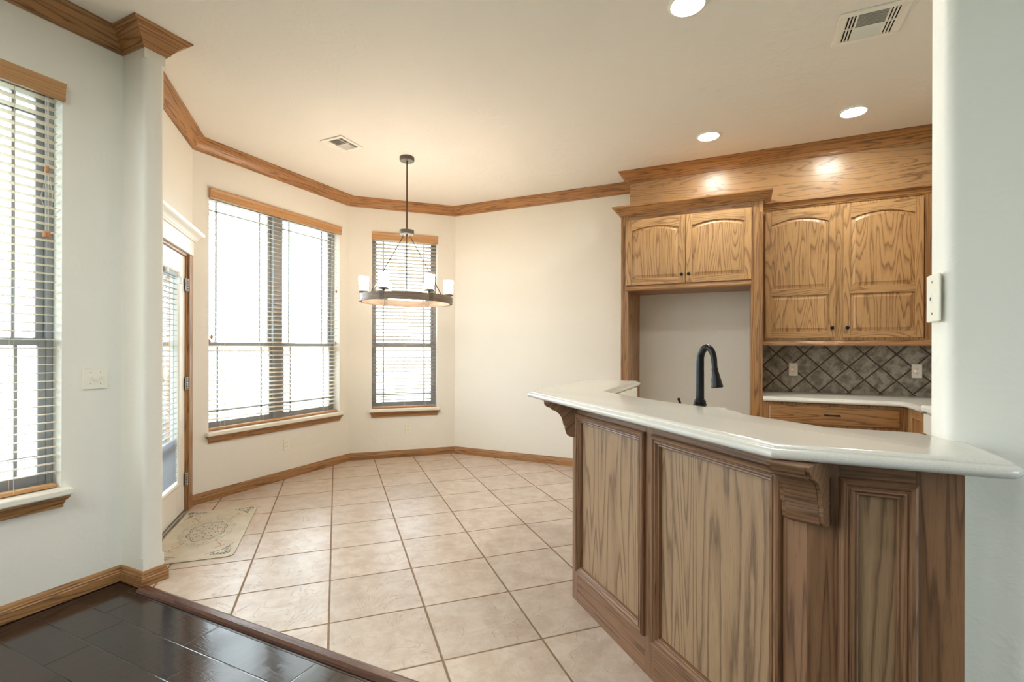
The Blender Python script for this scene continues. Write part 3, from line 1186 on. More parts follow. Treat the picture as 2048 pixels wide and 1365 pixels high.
# wall cabinet
FU = frame((0, SOFY, 0), (1, 0), (0, -1))
uc = thing('wall_cabinet', 'oak wall cabinet with two tall two-panel doors above the slate backsplash', 'cabinet', (0.8, SOFY, 1.38))
pm = M()
pm.box((0.173, SOFY, 1.425), (1.46, YB - 0.012, 2.655), 0.001, grain=(0, 0, 1))
pm.build('carcass', MAT['oak_door'], uc)
pm = M()
pm.box((1.350, SOFY - 0.006, 1.425), (1.46, SOFY + 0.001, 2.612), 0.001, grain=(0, 0, 1))
pm.build('stile', MAT['oak'], uc)
for (a, b, kx) in ((0.197, 0.742, 0.713), (0.794, 1.345, 0.823)):
    cab_door(FU, a, b, 1.447, 2.588, uc, [(1.503, 1.826, 0), (1.888, 2.470, 0.045)], knob=(kx, 1.533))
pm = M()
pm.sweep([(0.173, 0), (1.46, 0)], [(0, 1.378), (0.014, 1.378), (0.020, 1.384), (0.020, 1.394), (0.014, 1.400), (0.014, 1.408), (0.008, 1.416), (0.006, 1.428), (0, 1.428)], side=1, F=FU)
pm.box((0.173, -0.3, 1.398), (1.46, 0.0, 1.428), 0, FU, (1, 0, 0))
pm.build('light_rail', MAT['oak'], uc, angle=25)
pm = M()
pm.sweep([(0.173, 0), (1.46, 0)], [(0, 2.612), (0.008, 2.612), (0.010, 2.620), (0.016, 2.624), (0.020, 2.634), (0.034, 2.650), (0.044, 2.658), (0.052, 2.664), (0.052, 2.674), (0, 2.674)], side=1, F=FU)
pm.build('crown', MAT['oak_crown'], uc, angle=25)

# hood and its mouldings at the right run
hd = thing('range_hood', 'oak range hood edge with small mouldings behind the wall end', 'hood', (1.6, 4.6, 1.7))
pm = M()
pm.box((1.405, 4.20, 1.42), (1.815, 4.985, 2.62), 0.002)
pm.build('hood_body', MAT['oak'], hd)
for hz in (1.905, 1.745):
    pm = M()
    pm.sweep([(1.405, 4.20), (1.405, 4.985)], [(0, 0), (0.012, 0), (0.030, 0.016), (0.040, 0.020), (0.040, 0.034), (0, 0.034)], side=1, zbase=hz)
    pm.build('moulding', MAT['oak_door'], hd, angle=25)

# base cabinets
bc = thing('base_cabinet', 'oak base cabinet with wide drawer under the far countertop', 'cabinet', (0.68, YF, 0))
pm = M()
pm.box((0.173, YF, 0.10), (1.19, YB - 0.012, 0.895), 0.001, grain=(0, 0, 1))
pm.box((0.173, YF + 0.07, 0.0), (1.19, YB - 0.012, 0.10), 0.0)
pm.build('carcass', MAT['oak'], bc)
dm = M()
FD_ = FF
rr = []
for ins, y in ((0, 0.001), (0, 0.010), (0.012, 0.019), (0.016, 0.020)):
    rr.append([(0.221 + ins, y, 0.722 + ins), (1.133 - ins, y, 0.722 + ins), (1.133 - ins, y, 0.878 - ins), (0.221 + ins, y, 0.878 - ins)])
dm.rings(rr, FD_, (1, 0, 0))
dr = dm.build('drawer', MAT['oak'], bc, angle=20)
pm = M()
hx = 0.676
pts = [(hx - 0.052, 0.020, 0.808), (hx - 0.052, 0.034, 0.808), (hx - 0.040, 0.044, 0.808), (hx, 0.047, 0.808), (hx + 0.040, 0.044, 0.808), (hx + 0.052, 0.034, 0.808), (hx + 0.052, 0.020, 0.808)]
pm.tube(pts, [0.006, 0.0065, 0.007, 0.005, 0.007, 0.0065, 0.006], 10, F=FD_)
pm.build('pull_handle', MAT['black'], dr)
for (a, b) in ((0.221, 0.672), (0.682, 1.133)):
    cab_door(FD_, a, b, 0.13, 0.70, bc, [(0.19, 0.60, 0.03)])
pm = M()
pm.box((1.19, 4.352, 0.10), (1.815, YB - 0.012, 0.895), 0.001, grain=(0, 0, 1))
pm.build('corner_carcass', MAT['oak'], bc)
FR_ = frame((1.19, 4.352, 0), (0, 1), (-1, 0))
pm = M()
pm.box((0.0, 0, 0.10), (0.075, 0.014, 0.893), 0.002, FR_)
pm.box((0.30, 0, 0.10), (0.385, 0.014, 0.893), 0.002, FR_)
pm.box((0.075, 0, 0.83), (0.30, 0.014, 0.893), 0.002, FR_)
pm.build('return_frame', MAT['oak_door'], bc)

EDGE = [(0.017, 0.0), (0.0095, 0.0018), (0.0045, 0.005), (0.001, 0.010), (0.0, 0.0155), (0.001, 0.0205), (0.004, 0.025), (0.0095, 0.0285), (0.016, 0.0300), (0.0165, 0.0330), (0.021, 0.0365), (0.028, 0.0390), (0.036, 0.0400)]


def slab(poly, z0, fixed, edge=EDGE, scale=1.0):
    """counter slab: outline with an ogee edge; fixed: indices i of edges (i,i+1) which stay square"""
    n = len(poly)
    P = [Vector(p) for p in poly]
    area = sum(P[i].x * P[(i + 1) % n].y - P[(i + 1) % n].x * P[i].y for i in range(n))
    sg = 1 if area > 0 else -1
    rr = []
    for ins, z in edge:
        ring = []
        for i in range(n):
            lines = []
            for k in ((i - 1) % n, i):
                a, b = P[k], P[(k + 1) % n]
                d_ = (b - a).normalized()
                nn = Vector((-d_.y, d_.x)) * sg
                off = 0.0 if k in fixed else ins * scale
                lines.append((a + nn * off, d_))
            (a, d1), (b, d2) = lines
            den = d1.x * d2.y - d1.y * d2.x
            if abs(den) < 1e-4:
                q = b
            else:
                t = ((b.x - a.x) * d2.y - (b.y - a.y) * d2.x) / den
                q = a + d1 * t
            ring.append((q.x, q.y, z0 + z))
        rr.append(ring)
    sm = M()
    sm.rings(rr, None, (1, 0, 0))
    return sm


# far countertop
P_ = [(0.174, YB - 0.001), (0.174, 4.700), (1.08, 4.700), (1.12, 4.690), (1.138, 4.655), (1.142, 4.352), (1.818, 4.352), (1.818, YB - 0.001)]
ct = slab(P_, 0.902, {0, 5, 6, 7})
tag(ct.build('countertop', MAT['counter'], angle=30), 'pale solid-surface countertop below the slate backsplash', 'countertop')
# slate backsplash
m = M()
m.box((0.174, YB - 0.011, 0.9425), (1.818, YB - 0.0005, 1.40))
structure(m.build('trim_4', MAT['splash'], smooth=False), 'grey slate diamond tile backsplash behind the far countertop')

# white range
rg = thing('range', 'white kitchen range showing a narrow strip beside the wall end', 'stove', (1.5, 3.97, 0))
pm = M()
pm.box((1.185, 3.59, 0.06), (1.80, 4.346, 0.915), 0.006)
pm.build('body', MAT['white'], rg)
pm = M()
pm.box((1.160, 3.60, 0.22), (1.185, 4.338, 0.74), 0.006)
pm.box((1.165, 3.60, 0.76), (1.185, 4.338, 0.90), 0.004)
do = pm.build('oven_door', MAT['white'], rg)
pm = M()
pm.tube([(1.13, 3.66, 0.71), (1.13, 4.28, 0.71)], 0.010, 10)
pm.tube([(1.16, 3.68, 0.71), (1.13, 3.68, 0.71)], 0.008, 8)
pm.tube([(1.16, 4.26, 0.71), (1.13, 4.26, 0.71)], 0.008, 8)
pm.build('oven_handle', MAT['white'], do)
pm = M()
pm.box((1.15, 3.592, 0.915), (1.80, 4.345, 0.955), 0.008)
pm.build('cooktop', MAT['white'], rg)


# ------------------------------------------------------------------ breakfast bar
ZT = 1.060
bar = thing('breakfast_bar', 'angled oak-panelled breakfast bar base in the foreground', 'bar counter', (-0.33, 2.05, 0))
pm = M()
core = [(-0.806, 3.70), (-0.806, 2.547), (0.173, 1.568), (0.497, 1.568), (0.497, 1.832), (0.262, 1.832), (-0.70, 2.794), (-0.70, 3.70)]
pm.prism(core, 0.0, ZT)
pm.build('core', MAT['wall'], bar, smooth=False)
MOULD = [(0, -0.004), (0, 0.010), (0.003, 0.016), (0.009, 0.020), (0.016, 0.019), (0.020, 0.013), (0.023, 0.013), (0.025, 0.016), (0.029, 0.0165), (0.033, 0.012),
         (0.036, 0.007), (0.040, 0.008), (0.043, 0.006), (0.046, -0.008)]


def bar_side(F, L, panels, zb, zt, lname, x0=0.0):
    fm = M()
    cur = x0
    for (a, b) in panels:
        fm.box((cur, -0.020, 0.0), (a + 0.004, 0.0, ZT), 0.0015, F, (0, 0, 1))
        cur = b - 0.004
    fm.box((cur, -0.020, 0.0), (L, 0.0, ZT), 0.0015, F, (0, 0, 1))
    for (a, b) in panels:
        fm.box((a + 0.004, -0.020, zt - 0.004), (b - 0.004, -0.0003, ZT), 0.0, F, (1, 0, 0))
        fm.box((a + 0.004, -0.020, 0.0), (b - 0.004, -0.0003, zb + 0.004), 0.0, F, (1, 0, 0))
    fo = fm.build('face_frame', MAT['oak_bar'], bar)
    for (a, b) in panels:
        pm_ = M()
        pm_.box((a + 0.004, -0.020, zb), (b - 0.004, -0.007, zt), 0.0, F, (0, 0, 1))
        pm_.build('panel', MAT['oak_barpanel'], fo, smooth=False)
        mm = M()
        mm.rectframe(a, zb, b, zt, MOULD, F)
        mm.build('panel_moulding', MAT['oak_bar'], fo, angle=25)
    return fo


bar_side(F_DIAG, 1.402, [(0.056, 0.664), (0.718, 1.326)], 0.156, 1.004, 'diag')
bar_side(F_SEC, 0.332, [(0.072, 0.240)], 0.156, 1.010, 'sec')
bar_side(F_LEG, 1.16, [(0.06, 0.56), (0.62, 1.10)], 0.156, 1.004, 'leg', 0.0)
CORB = [(0, 0), (0.158, 0), (0.156, -0.010), (0.148, -0.020), (0.134, -0.027), (0.122, -0.029), (0.121, -0.036), (0.112, -0.040), (0.095, -0.047), (0.078, -0.060),
        (0.064, -0.080), (0.056, -0.102), (0.053, -0.122), (0.044, -0.124), (0.0445, -0.134), (0.043, -0.152), (0.036, -0.170), (0.024, -0.180), (0.010, -0.184), (-0.02, -0.184), (-0.02, 0)]


def corbel(base, dr):
    d_ = Vector((dr[0], dr[1])).normalized()
    Fc = frame((base[0], base[1], ZT - 0.0005), d_, (-d_.y, d_.x))
    cm_ = M()
    for (a, b, sc) in ((-0.050, -0.040, 0.985), (-0.040, 0.040, 1.0), (0.040, 0.050, 0.985)):
        cm_.prism([(x * sc, z * (sc if z < -0.01 else 1)) for x, z in CORB], a, b, F=Fc, axis='y', grain=(0, 1, 0))
    return cm_.build('corbel', MAT['oak_bar'], bar, angle=22)


corbel((-0.826, 2.539), (-0.924, -0.383))
corbel((0.165, 1.548), (-0.383, -0.924))
corbel((-0.826, 3.64), (-1.0, 0.0))

# bar top
out = [(-1.150, 3.850), (-1.150, 2.661), (0.072, 1.439)]
out += [(0.528, 1.439), (0.556, 1.446), (0.573, 1.466), (0.578, 1.500), (0.578, 1.7145)]
out += [(0.541, 1.7145), (0.522, 1.7165), (0.5135, 1.727), (0.5095, 1.745), (0.5095, 1.8365), (0.5095, 1.872), (0.262, 1.872), (0.035, 2.090), (0.012, 2.150), (-0.002, 2.190), (-0.355, 2.462), (-0.705, 2.812), (-0.705, 3.850)]
bt = slab(out, ZT, {7, 8, 9, 10, 11})
tag(bt.build('bar_top', MAT['counter'], angle=30), 'long angled pale bar top with stepped rounded edge in the foreground', 'countertop')

# kitchen-side counter with the faucet
kc = thing('sink_cabinet', 'kitchen-side sink cabinet hidden behind the raised bar', 'cabinet', (0.0, 2.7, 0))
kp = [(-0.695, 3.70), (-0.695, 2.797), (0.265, 1.837), (0.50, 1.838), (1.0, 1.838), (1.0, 2.43), (0.50, 2.43), (-0.10, 3.03), (-0.10, 3.70)]
pm = M()
pm.prism(kp, 0.0, 0.901)
pm.build('carcass', MAT['oak'], kc, smooth=False)
ls = slab([(-0.696, 3.72), (-0.696, 2.798), (0.266, 1.837), (0.50, 1.837), (1.0, 1.837), (1.0, 2.46), (0.51, 2.46), (-0.07, 3.04), (-0.07, 3.72)], 0.902, {0, 1, 2, 3, 4})
tag(ls.build('countertop', MAT['counter'], angle=30), 'lower kitchen countertop behind the raised bar, carrying the black faucet', 'countertop')

fx, fy = -0.178, 2.512
fa = thing('faucet', 'black bronze gooseneck faucet rising behind the bar top', 'faucet', (fx, fy, 0.942))
FT = Matrix.Translation((fx, fy, 0.942))
pm = M()
pm.lathe([(0.001, 0.0), (0.034, 0.0), (0.036, 0.006), (0.031, 0.012), (0.026, 0.020), (0.024, 0.10), (0.024, 0.128), (0.030, 0.134), (0.0315, 0.139), (0.029, 0.144), (0.0265, 0.148), (0.028, 0.152), (0.027, 0.157), (0.022, 0.164), (0.001, 0.164)], FT, 28)
pm.build('base', MAT['black'], fa)
# spout arc in the picture-facing direction
sx = Vector((0.905, 0.425, 0)) * 0.36 + Vector((0.425, -0.905, 0)) * 0.64
sx.normalize()
pts = [(0, 0, 0.155), (0, 0, 0.29), (0, 0, 0.335)]
R = 0.040
for i in range(1, 13):
    a = pi * i / 12 * 0.96
    pts.append(((R - R * cos(a)), 0, 0.345 + R * 1.75 * sin(a)))
pts.append((0.0830, 0, 0.318))
w_ = [FT @ Vector((sx.x * p[0], sx.y * p[0], p[2])) for p in pts]
pm = M()
rad = [0.0195, 0.0190, 0.0185] + [0.0175 - 0.0045 * i / 12 for i in range(12)] + [0.0125]
pm.tube(w_, rad, 20)
sp = pm.build('spout', MAT['black'], fa, angle=60)
pm = M()
e = w_[-1]
dn = (sx * 0.16 + Vector((0, 0, -1))).normalized()
hp = [(0, 0.0135), (0.004, 0.0150), (0.008, 0.0150), (0.012, 0.0140), (0.040, 0.0185), (0.070, 0.0235), (0.078, 0.0245), (0.082, 0.0262), (0.090, 0.0262), (0.093, 0.0235)]
pm.tube([e + dn * q for q, r_ in hp], [r_ for q, r_ in hp], 22)
pm.build('spray_head', MAT['black'], sp, angle=40)
pm = M()
lx = Vector((-0.905, -0.425, 0))
b0 = FT @ Vector((lx.x * 0.02, lx.y * 0.02, 0.085))
b1 = FT @ Vector((lx.x * 0.06, lx.y * 0.06, 0.095))
b2 = FT @ Vector((lx.x * 0.092, lx.y * 0.092, 0.135))
b3 = FT @ Vector((lx.x * 0.104, lx.y * 0.104, 0.170))
pm.tube([b0, b1, b2, b3], [0.012, 0.009, 0.0055, 0.0065], 12)
pm.build('lever', MAT['black'], fa, angle=60)


# ------------------------------------------------------------------ chandelier
CX, CY = -2.85, 3.73
ch = thing('chandelier', 'round weathered-wood ring chandelier with six lit candle shades over the nook', 'chandelier', (CX, CY, HC))
fwd = Vector((-0.425, 0.905, 0))
rgt = Vector((0.905, 0.425, 0))
FC = Matrix.Translation((CX, CY, 0))
VIEW = math.atan2(-CX, CY)
pm = M()
pm.lathe([(0.001, HC), (0.066, HC), (0.068, HC - 0.006), (0.068, HC - 0.030), (0.064, HC - 0.036), (0.001, HC - 0.037)], FC, 32)
pm.build('ceiling_canopy', MAT['iron'], ch)
pm = M()
pm.tube([(CX, CY, HC - 0.03), (CX, CY, 2.445)], 0.007, 10)
pm.build('rod', MAT['rod'], ch)
pm = M()
pm.lathe([(0.001, 2.458), (0.066, 2.458), (0.068, 2.452), (0.068, 2.424), (0.064, 2.418), (0.012, 2.416), (0.009, 2.400), (0.001, 2.396)], FC, 32)
pm.build('hub', MAT['iron'], ch)
# ring plane slightly tilted
FRING = Matrix.Translation((CX, CY, 1.803)) @ Matrix.Rotation(VIEW, 4, 'Z') @ Matrix.Rotation(radians(0.9), 4, 'Y')
RR, RI, RH = 0.424, 0.404, 0.033
seg = 72
rr = []
for r_, z_ in ((RR, -RH), (RR, RH), (RI, RH), (RI, -RH), (RR, -RH)):
    rr.append([(r_ * cos(2 * pi * i / seg), r_ * sin(2 * pi * i / seg), z_) for i in range(seg)])
pm = M()
pm.rings(rr, FRING, (0, 0, 1), cap=False)
ring = pm.build('ring', MAT['ring'], ch)
for k in range(6):
    a = -pi / 2 + radians(30 + 60 * k)
    FK = FRING @ Matrix.Rotation(a, 4, 'Z') @ Matrix.Translation((0.414, 0, 0))
    pm = M()
    pm.box((-0.0135, -0.019, -RH - 0.002), (0.0135, 0.019, RH + 0.003), 0.001, FK)
    pm.lathe([(0.001, 0), (0.005, 0), (0.004, 0.004), (0.001, 0.005)], FK @ Matrix.Translation((0.0135, 0, 0.0)) @ Matrix.Rotation(pi / 2, 4, 'Y'), 10)
    pm.build('strap', MAT['iron'], ring)
    FS = FRING @ Matrix.Rotation(a, 4, 'Z') @ Matrix.Translation((0.390, 0, RH))
    pm = M()
    pm.lathe([(0.001, 0.0), (0.012, 0.0), (0.012, 0.016), (0.044, 0.020), (0.046, 0.024), (0.046, 0.034), (0.043, 0.037), (0.001, 0.037)], FS, 24)
    pm.build('candle_cup', MAT['iron'], ring)
    pm = M()
    pm.lathe([(0.041, 0.037), (0.0435, 0.10), (0.046, 0.165), (0.043, 0.165), (0.0405, 0.10), (0.038, 0.040), (0.001, 0.039)], FS, 28)
    pm.build('candle_shade', MAT['shade'], ring)
for k in range(3):
    a = -pi / 2 + radians(120 * k)
    top = FC @ Vector((0.040 * cos(a + VIEW), 0.040 * sin(a + VIEW), 2.416))
    bot = FRING @ Vector((0.408 * cos(a), 0.408 * sin(a), RH + 0.02))
    pm = M()
    loop_top = [top + Vector((0.010 * cos(t), 0, 0.010 * sin(t) - 0.008)) for t in [2 * pi * i / 10 for i in range(11)]]
    pm.tube(loop_top, 0.002, 6)
    pm.tube([top + Vector((0, 0, -0.016)), bot], 0.0040, 8)
    loop_b = [bot + Vector((0.012 * cos(t), 0, 0.012 * sin(t) - 0.008)) for t in [2 * pi * i / 10 for i in range(11)]]
    pm.tube(loop_b, 0.002, 6)
    pm.build('hanging_rod', MAT['black'], ch)


# ------------------------------------------------------------------ recessed lamps and vents
def can_light(x, y, label, mat=None):
    t = thing('recessed_light', label, 'ceiling light', (x, y, HC), 'recessed ceiling lights')
    Fc = Matrix.Translation((x, y, HC))
    pm_ = M()
    pm_.rings([[(r_ * cos(2 * pi * i / 40), r_ * sin(2 * pi * i / 40), z_) for i in range(40)] for r_, z_ in
               ((0.100, -0.0005), (0.098, -0.006), (0.084, -0.010), (0.078, -0.006), (0.078, -0.0005))], Fc, cap=False)
    pm_.build('trim_ring', MAT['white'], t)
    pm_ = M()
    pm_.lathe([(0.001, -0.002), (0.074, -0.002), (0.077, -0.001), (0.001, -0.001)], Fc, 32)
    pm_.build('lens', mat or MAT['can'], t)
    return t


can_light(-0.255, 2.68, 'lit recessed ceiling light at the top edge, nearest the camera')
can_light(-0.250, 4.418, 'lit recessed ceiling light above the fridge cabinet')
can_light(0.765, 4.42, 'lit recessed ceiling light above the wall cabinet')
for x, y, lab in ((-1.9, -0.1, 'added unseen fill lamp in the living room by the left window'), (-1.6, -2.4, 'added unseen fill lamp in the rear left of the living room'),
                  (-2.3, -1.2, 'added unseen fill lamp in the living room between the other two')):
    can_light(x, y, lab, MAT['livfill'])  # unseen lamps added to fill the living room and its left wall


def vent(x0, y0, x1, y1, label, nl):
    t = thing('ceiling_vent', label, 'vent', ((x0 + x1) / 2, (y0 + y1) / 2, HC), 'ceiling vents')
    W_, D_ = x1 - x0, y1 - y0
    Fv = Matrix.Translation((x0, y0, HC))
    z0_, z1_ = -0.010, -0.0005
    pm_ = M()
    bd = 0.16 * W_
    sx0, sx1 = 0.29 * W_, 0.71 * W_
    pm_.box((0.02 * W_, 0.02 * D_, -0.0022), (0.98 * W_, 0.98 * D_, -0.0006), 0, Fv)
    pm_.build('backing', MAT['dark'], t)
    pm_ = M()
    ty = 0.11 * D_
    for a in ((0, 0, W_, ty), (0, D_ - ty, W_, D_), (0, ty, bd * 0.75, D_ - ty), (W_ - bd * 0.75, ty, W_, D_ - ty),
              (sx0 - 0.022 * W_, ty, sx0, D_ - ty), (sx1, ty, sx1 + 0.022 * W_, D_ - ty), (bd * 0.75, D_ * 0.485, sx0, D_ * 0.515), (sx1, D_ * 0.485, W_ - bd * 0.75, D_ * 0.515)):
        pm_.box((a[0], a[1], z0_), (a[2], a[3], z1_), 0.0015, Fv)
    fo = pm_.build('frame', MAT['white'], t)
    lm_ = M()
    for k in range(nl):
        yy = ty + (D_ - 2 * ty) * (k + 0.5) / nl
        tl = radians(48 if k < nl / 2 else -48)
        Fl = Fv @ Matrix.Translation((0, yy, -0.0095)) @ Matrix.Rotation(tl, 4, 'X')
        lm_.box((sx0, -0.0062, -0.0006), (sx1, 0.0062, 0.0006), 0, Fl)
    lm_.build('louvers', MAT['white'], t)
    for side in (0, 1):
        a0, a1 = (bd * 0.75, sx0 - 0.022 * W_) if side == 0 else (sx1 + 0.022 * W_, W_ - bd * 0.75)
        lm_ = M()
        for k in range(4):
            xx = a0 + (a1 - a0) * k / 3
            Fl = Fv @ Matrix.Translation((xx, 0, -0.008)) @ Matrix.Rotation(radians(-20 if side == 0 else 40), 4, 'Y')
            lm_.box((-0.0045, ty, -0.0006), (0.0045, D_ - ty, 0.0006), 0, Fl)
        lm_.build('side_louvers', MAT['white'], t)
    return t


vent(0.478, 3.11, 0.795, 3.415, 'white square ceiling vent in the kitchen at top right', 20)
vent(-3.300, 3.105, -3.055, 3.370, 'small white ceiling vent left of the chandelier', 14)


# ------------------------------------------------------------------ switches and outlets
def outlet(F, x, z, label, gfci=False, w=0.074, h=0.120):
    t = thing('wall_outlet', label, 'outlet', F @ Vector((x, 0, z)), 'electrical outlets')
    pm_ = M()
    pm_.box((x - w / 2, 0.0005, z - h / 2), (x + w / 2, 0.006, z + h / 2), 0.003, F)
    po = pm_.build('cover_plate', MAT['almond'], t)
    for s_ in (-1, 1):
        rm_ = M()
        zc = z + s_ * 0.0195
        poly = rounded([(x - 0.0165, zc - 0.0135, 0.006), (x + 0.0165, zc - 0.0135, 0.006), (x + 0.0165, zc + 0.0135, 0.006), (x - 0.0165, zc + 0.0135, 0.006)], 3)
        rm_.prism(poly, 0.006, 0.0078, F=F, axis='y', mi=0)
        for sx_ in (-0.0065, 0.0065):
            rm_.box((x + sx_ - 0.0012, 0.0078, zc - 0.001), (x + sx_ + 0.0012, 0.0082, zc + 0.008), 0, F, mi=1)
        rm_.lathe([(0.0022, 0.0), (0.0022, 0.0004)], F @ Matrix.Translation((x, 0.0078, zc - 0.007)) @ Matrix.Rotation(-pi / 2, 4, 'X'), 8, mi=1)
        rm_.build('receptacle', [MAT['almond'], MAT['dark']], t)
    if gfci:
        lm_ = M()
        lm_.box((x - 0.014, 0.006, z - 0.0025), (x - 0.009, 0.009, z + 0.0025), 0.0005, F)
        lm_.build('indicator_light', MAT['redled'], t)
    return t


outlet(F_BAY, 3.560, 0.352, 'almond wall outlet low under the wide double window')
outlet(F_MID, 0.697, 0.350, 'almond wall outlet low under the narrow window')
F_SPL = frame((0, YB - 0.011, 0), (1, 0), (0, -1))
outlet(F_SPL, 0.452, 1.155, 'almond outlet with red light at the left of the slate backsplash', True)
outlet(F_SPL, 1.388, 1.160, 'almond outlet with red light at the right of the slate backsplash', True)

t = thing('light_switch', 'almond double toggle switch plate on the left wall', 'light switch', F_LIV @ Vector((1.469, 0, 1.178)))
pm = M()
pm.box((1.410, 0.0005, 1.117), (1.528, 0.0065, 1.240), 0.003, F_LIV)
pm.build('cover_plate', MAT['almond'], t)
for yy in (1.446, 1.492):
    pm = M()
    pm.box((yy - 0.005, 0.006, 1.1665), (yy + 0.005, 0.0072, 1.1905), 0.0005, F_LIV)
    pm.box((yy - 0.0038, 0.0065, 1.176), (yy + 0.0038, 0.020, 1.187), 0.001, F_LIV @ Matrix.Translation((0, 0, 0)))
    pm.build('toggle', MAT['white'], t)
    for zz in (1.148, 1.209):
        pm = M()
        pm.lathe([(0.0028, 0.0), (0.0028, 0.0010), (0.001, 0.0014)], F_LIV @ Matrix.Translation((yy, 0.0065, zz)) @ Matrix.Rotation(-pi / 2, 4, 'X'), 10)
        pm.build('screw', MAT['steel'], t)

F_END = frame((WX, 0, 0), (0, 1), (-1, 0))
t = thing('switch_box', 'almond surface box with two screws on the right wall end', 'wall box', F_END @ Vector((1.783, 0, 1.495)))
pm = M()
pm.box((1.746, 0.0, 1.430), (1.815, 0.009, 1.562), 0.0, F_END)
pm.box((1.724, 0.008, 1.428), (1.818, 0.016, 1.564), 0.003, F_END)
pm.build('cover_plate', MAT['almond'], t)
for zz in (1.452, 1.542):
    pm = M()
    pm.lathe([(0.004, 0.0), (0.004, 0.0012), (0.001, 0.002)], F_END @ Matrix.Translation((1.770, 0.016, zz)) @ Matrix.Rotation(-pi / 2, 4, 'X'), 12)
    pm.build('screw', MAT['steel'], t)
pm = M()
pm.box((1.763, 0.0155, 1.484), (1.777, 0.0175, 1.508), 0.001, F_END)
pm.build('jack', MAT['sill'], t)
pm = M()
pm.box((1.781, 0.0155, 1.490), (1.786, 0.0168, 1.500), 0.0, F_END)
pm.build('jack_hole', MAT['dark'], t)


# ------------------------------------------------------------------ door mat with printed damask
def ribbon(mm, pts, w, mi, z=0.0124):
    P = [Vector((p[0], p[1])) for p in pts]
    n = len(P)
    L_, R_ = [], []
    for i in range(n):
        d_ = (P[min(i + 1, n - 1)] - P[max(i - 1, 0)])
        if d_.length < 1e-6:
            d_ = Vector((1, 0))
        d_.normalize()
        nn = Vector((-d_.y, d_.x))
        ww = w * (0.25 + 0.75 * sin(pi * (0.08 + 0.84 * i / (n - 1))))
        L_.append(P[i] + nn * ww)
        R_.append(P[i] - nn * ww)
    vs_ = [(p.x, p.y, z) for p in L_] + [(p.x, p.y, z) for p in R_]
    fs = [[i, i + 1, n + i + 1, n + i] for i in range(n - 1)]
    mm.add(vs_, fs, F_MAT, (1, 0, 0), mi)


def spiral(cx_, cy_, a0, r0, turns, dirn, n=14, decay=0.75):
    out_ = []
    for i in range(n + 1):
        t_ = i / n
        r_ = r0 * (1 - decay * t_)
        a = a0 + dirn * turns * 2 * pi * t_
        out_.append((cx_ + r_ * cos(a), cy_ + r_ * sin(a)))
    return out_


MS0, MS1, MN0, MN1 = 0.222, 1.262, 0.022, 0.535
F_MAT = F_DOOR
mm = M()
oc = rounded([(MS0, MN0, 0.03), (MS1, MN0, 0.05), (MS1, MN1, 0.05), (MS0, MN1, 0.03)], 5)
ctr = ((MS0 + MS1) / 2, (MN0 + MN1) / 2)


def shrink(k):
    return [(ctr[0] + (x - ctr[0]) * (1 - k / 0.52), ctr[1] + (y - ctr[1]) * (1 - k / 0.257)) for x, y in oc]


mm.rings([[(x, y, 0.001) for x, y in oc], [(x, y, 0.004) for x, y in oc]], F_MAT, (1, 0, 0), 1, cap=False)
mm.rings([[(x, y, 0.004) for x, y in oc], [(x, y, 0.0105) for x, y in shrink(0.006)], [(x, y, 0.012) for x, y in shrink(0.014)]], F_MAT, (1, 0, 0), 0, cap=False)
mm.add([(x, y, 0.012) for x, y in shrink(0.014)], [list(range(len(oc)))], F_MAT, (1, 0, 0), 0)
mm.add([(x, y, 0.001) for x, y in oc], [list(range(len(oc)))[::-1]], F_MAT, (1, 0, 0), 1)
mcx, mcy = ctr
# centre medallion: scalloped rings
for rad_, wv, w_, mi_, lob in ((0.175, 0.022, 0.0042, 2, 8), (0.155, 0.018, 0.003, 2, 8), (0.095, 0.012, 0.0026, 2, 10), (0.245, 0.028, 0.0028, 4, 12)):
    pts = []
    for i in range(97):
        a = 2 * pi * i / 96
        r_ = rad_ + wv * abs(sin(lob * a / 2)) - wv / 2
        pts.append((mcx + r_ * cos(a) * 1.10, mcy + r_ * sin(a) * 0.66))
    for k in range(0, 96, 12):
        ribbon(mm, pts[k:k + 13], w_, mi_)
for k in range(10):
    a = 2 * pi * k / 10
    for rr_, ww in ((0.05, 0.005), (0.12, 0.006)):
        c_ = (mcx + rr_ * cos(a) * 1.1, mcy + rr_ * sin(a) * 0.66)
        ribbon(mm, [(c_[0] - 0.016 * cos(a), c_[1] - 0.012 * sin(a)), c_, (c_[0] + 0.016 * cos(a), c_[1] + 0.012 * sin(a))], ww, 2)
for k in range(12):
    a = 2 * pi * (k + 0.5) / 12
    c_ = (mcx + 0.215 * cos(a) * 1.15, mcy + 0.215 * sin(a) * 0.72)
    ribbon(mm, spiral(c_[0], c_[1], a, 0.024, 1.1, 1 if k % 2 else -1), 0.0026, 4)
    ribbon(mm, spiral(c_[0], c_[1], a + pi, 0.016, 0.8, -1 if k % 2 else 1), 0.0022, 4)
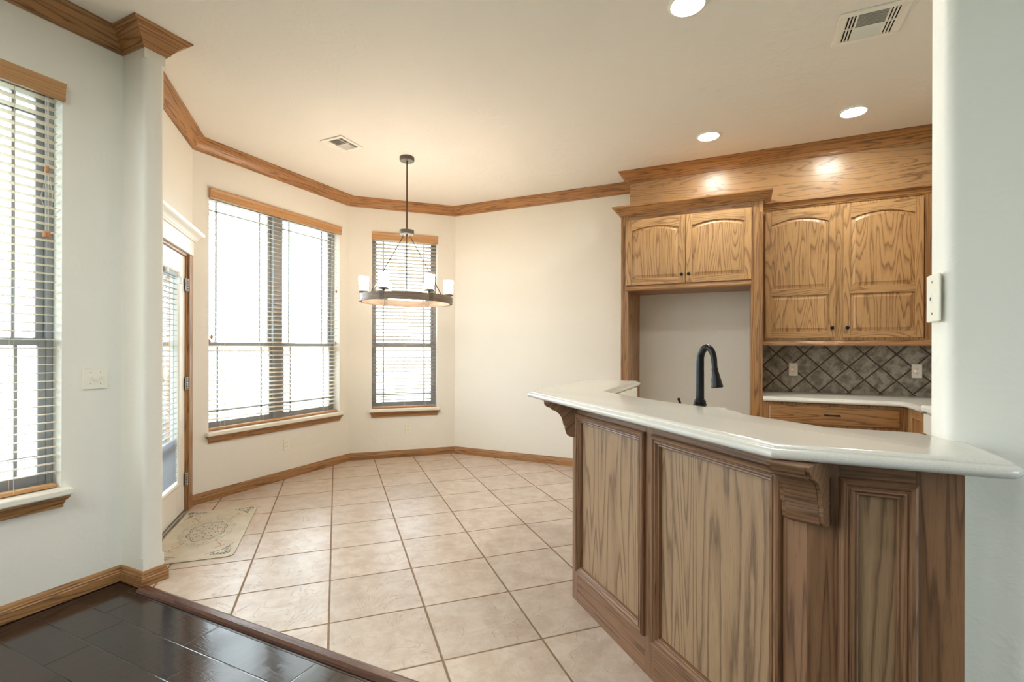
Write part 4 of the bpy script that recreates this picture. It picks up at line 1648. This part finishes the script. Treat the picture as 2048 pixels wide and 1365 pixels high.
for sx_ in (-1, 1):
    ribbon(mm, [(mcx + sx_ * 0.255, mcy), (mcx + sx_ * 0.29, mcy + 0.012), (mcx + sx_ * 0.325, mcy)], 0.004, 4)
    for sy_ in (-1, 1):
        bx, by = mcx + sx_ * 0.255, mcy + sy_ * 0.115
        ribbon(mm, [(bx - sx_ * 0.06, by - sy_ * 0.02), (bx, by), (bx + sx_ * 0.05, by + sy_ * 0.03), (bx + sx_ * 0.10, by + sy_ * 0.035)], 0.0032, 5)
        for q in range(5):
            ribbon(mm, spiral(bx - sx_ * 0.04 + sx_ * 0.034 * q, by + sy_ * (0.008 * q + (0.02 if q % 2 else -0.012)), pi / 2 * q, 0.017, 0.8, sx_ * (1 if q % 2 else -1)), 0.003, 5)
        # corner scrolls
        kx, ky = mcx + sx_ * (0.52 - 0.03), mcy + sy_ * (0.257 - 0.028)
        for q in range(5):
            ax_, ay_ = kx - sx_ * 0.026 * q, ky - sy_ * 0.004 * q
            ribbon(mm, spiral(ax_ - sx_ * 0.02, ay_ - sy_ * (0.012 + 0.008 * (q % 2)), 1.2 * q, 0.022 - 0.002 * q, 1.0, sx_ * sy_ * (1 if q % 2 else -1)), 0.0036, 3)
            ribbon(mm, spiral(kx - sx_ * (0.012 + 0.004 * q), ky - sy_ * (0.022 * q + 0.02), 0.9 * q, 0.020, 0.9, -sx_ * sy_), 0.0036, 3)
        ribbon(mm, [(kx - sx_ * 0.19, ky - sy_ * 0.006), (kx - sx_ * 0.13, ky - sy_ * 0.03), (kx - sx_ * 0.08, ky - sy_ * 0.06), (kx - sx_ * 0.05, ky - sy_ * 0.11), (kx - sx_ * 0.03, ky - sy_ * 0.15)], 0.004, 3)
mo = mm.build('door_mat', [MAT['mat'], MAT['mat_edge'], MAT['mat_grey'], MAT['mat_dark'], MAT['mat_sage'], MAT['mat_rust']])
tag(mo, 'cream cushioned floor mat with grey and rust scroll print at the patio door', 'mat')

# ------------------------------------------------------------------ outside
m = M()
m.box((-40, -30, -0.30), (30, 45, -0.20))
g = m.build('ground', MAT['lawn'], smooth=False)
structure(g, 'green lawn outside the windows')
m = M()
m.box((-8.2, 0.2, -0.20), (-4.45, 6.5, -0.10))
g = m.build('patio_slab', MAT['concrete'], smooth=False)
structure(g, 'pale concrete patio outside the nook')
# ------------------------------------------------------------------ daylight portals in the window openings
for F, sp in ((F_BAY, BAYW), (F_MID, MIDW), (F_LIV, LIVW), (F_LIV, LIVW2), (F_DOOR, (gx0, gx1, gz0, gz1))):
    c_ = F @ Vector(((sp[0] + sp[1]) / 2, -0.17, (sp[2] + sp[3]) / 2))
    portal('daylight_portal', c_, F.to_3x3() @ Vector((0, 1, 0)), sp[1] - sp[0], sp[3] - sp[2])
for sp in EAST_FILLW:
    c_ = F_EAST @ Vector(((sp[0] + sp[1]) / 2, -0.17, (sp[2] + sp[3]) / 2))
    portal('daylight_portal', c_, (-1, 0, 0), sp[1] - sp[0], sp[3] - sp[2])
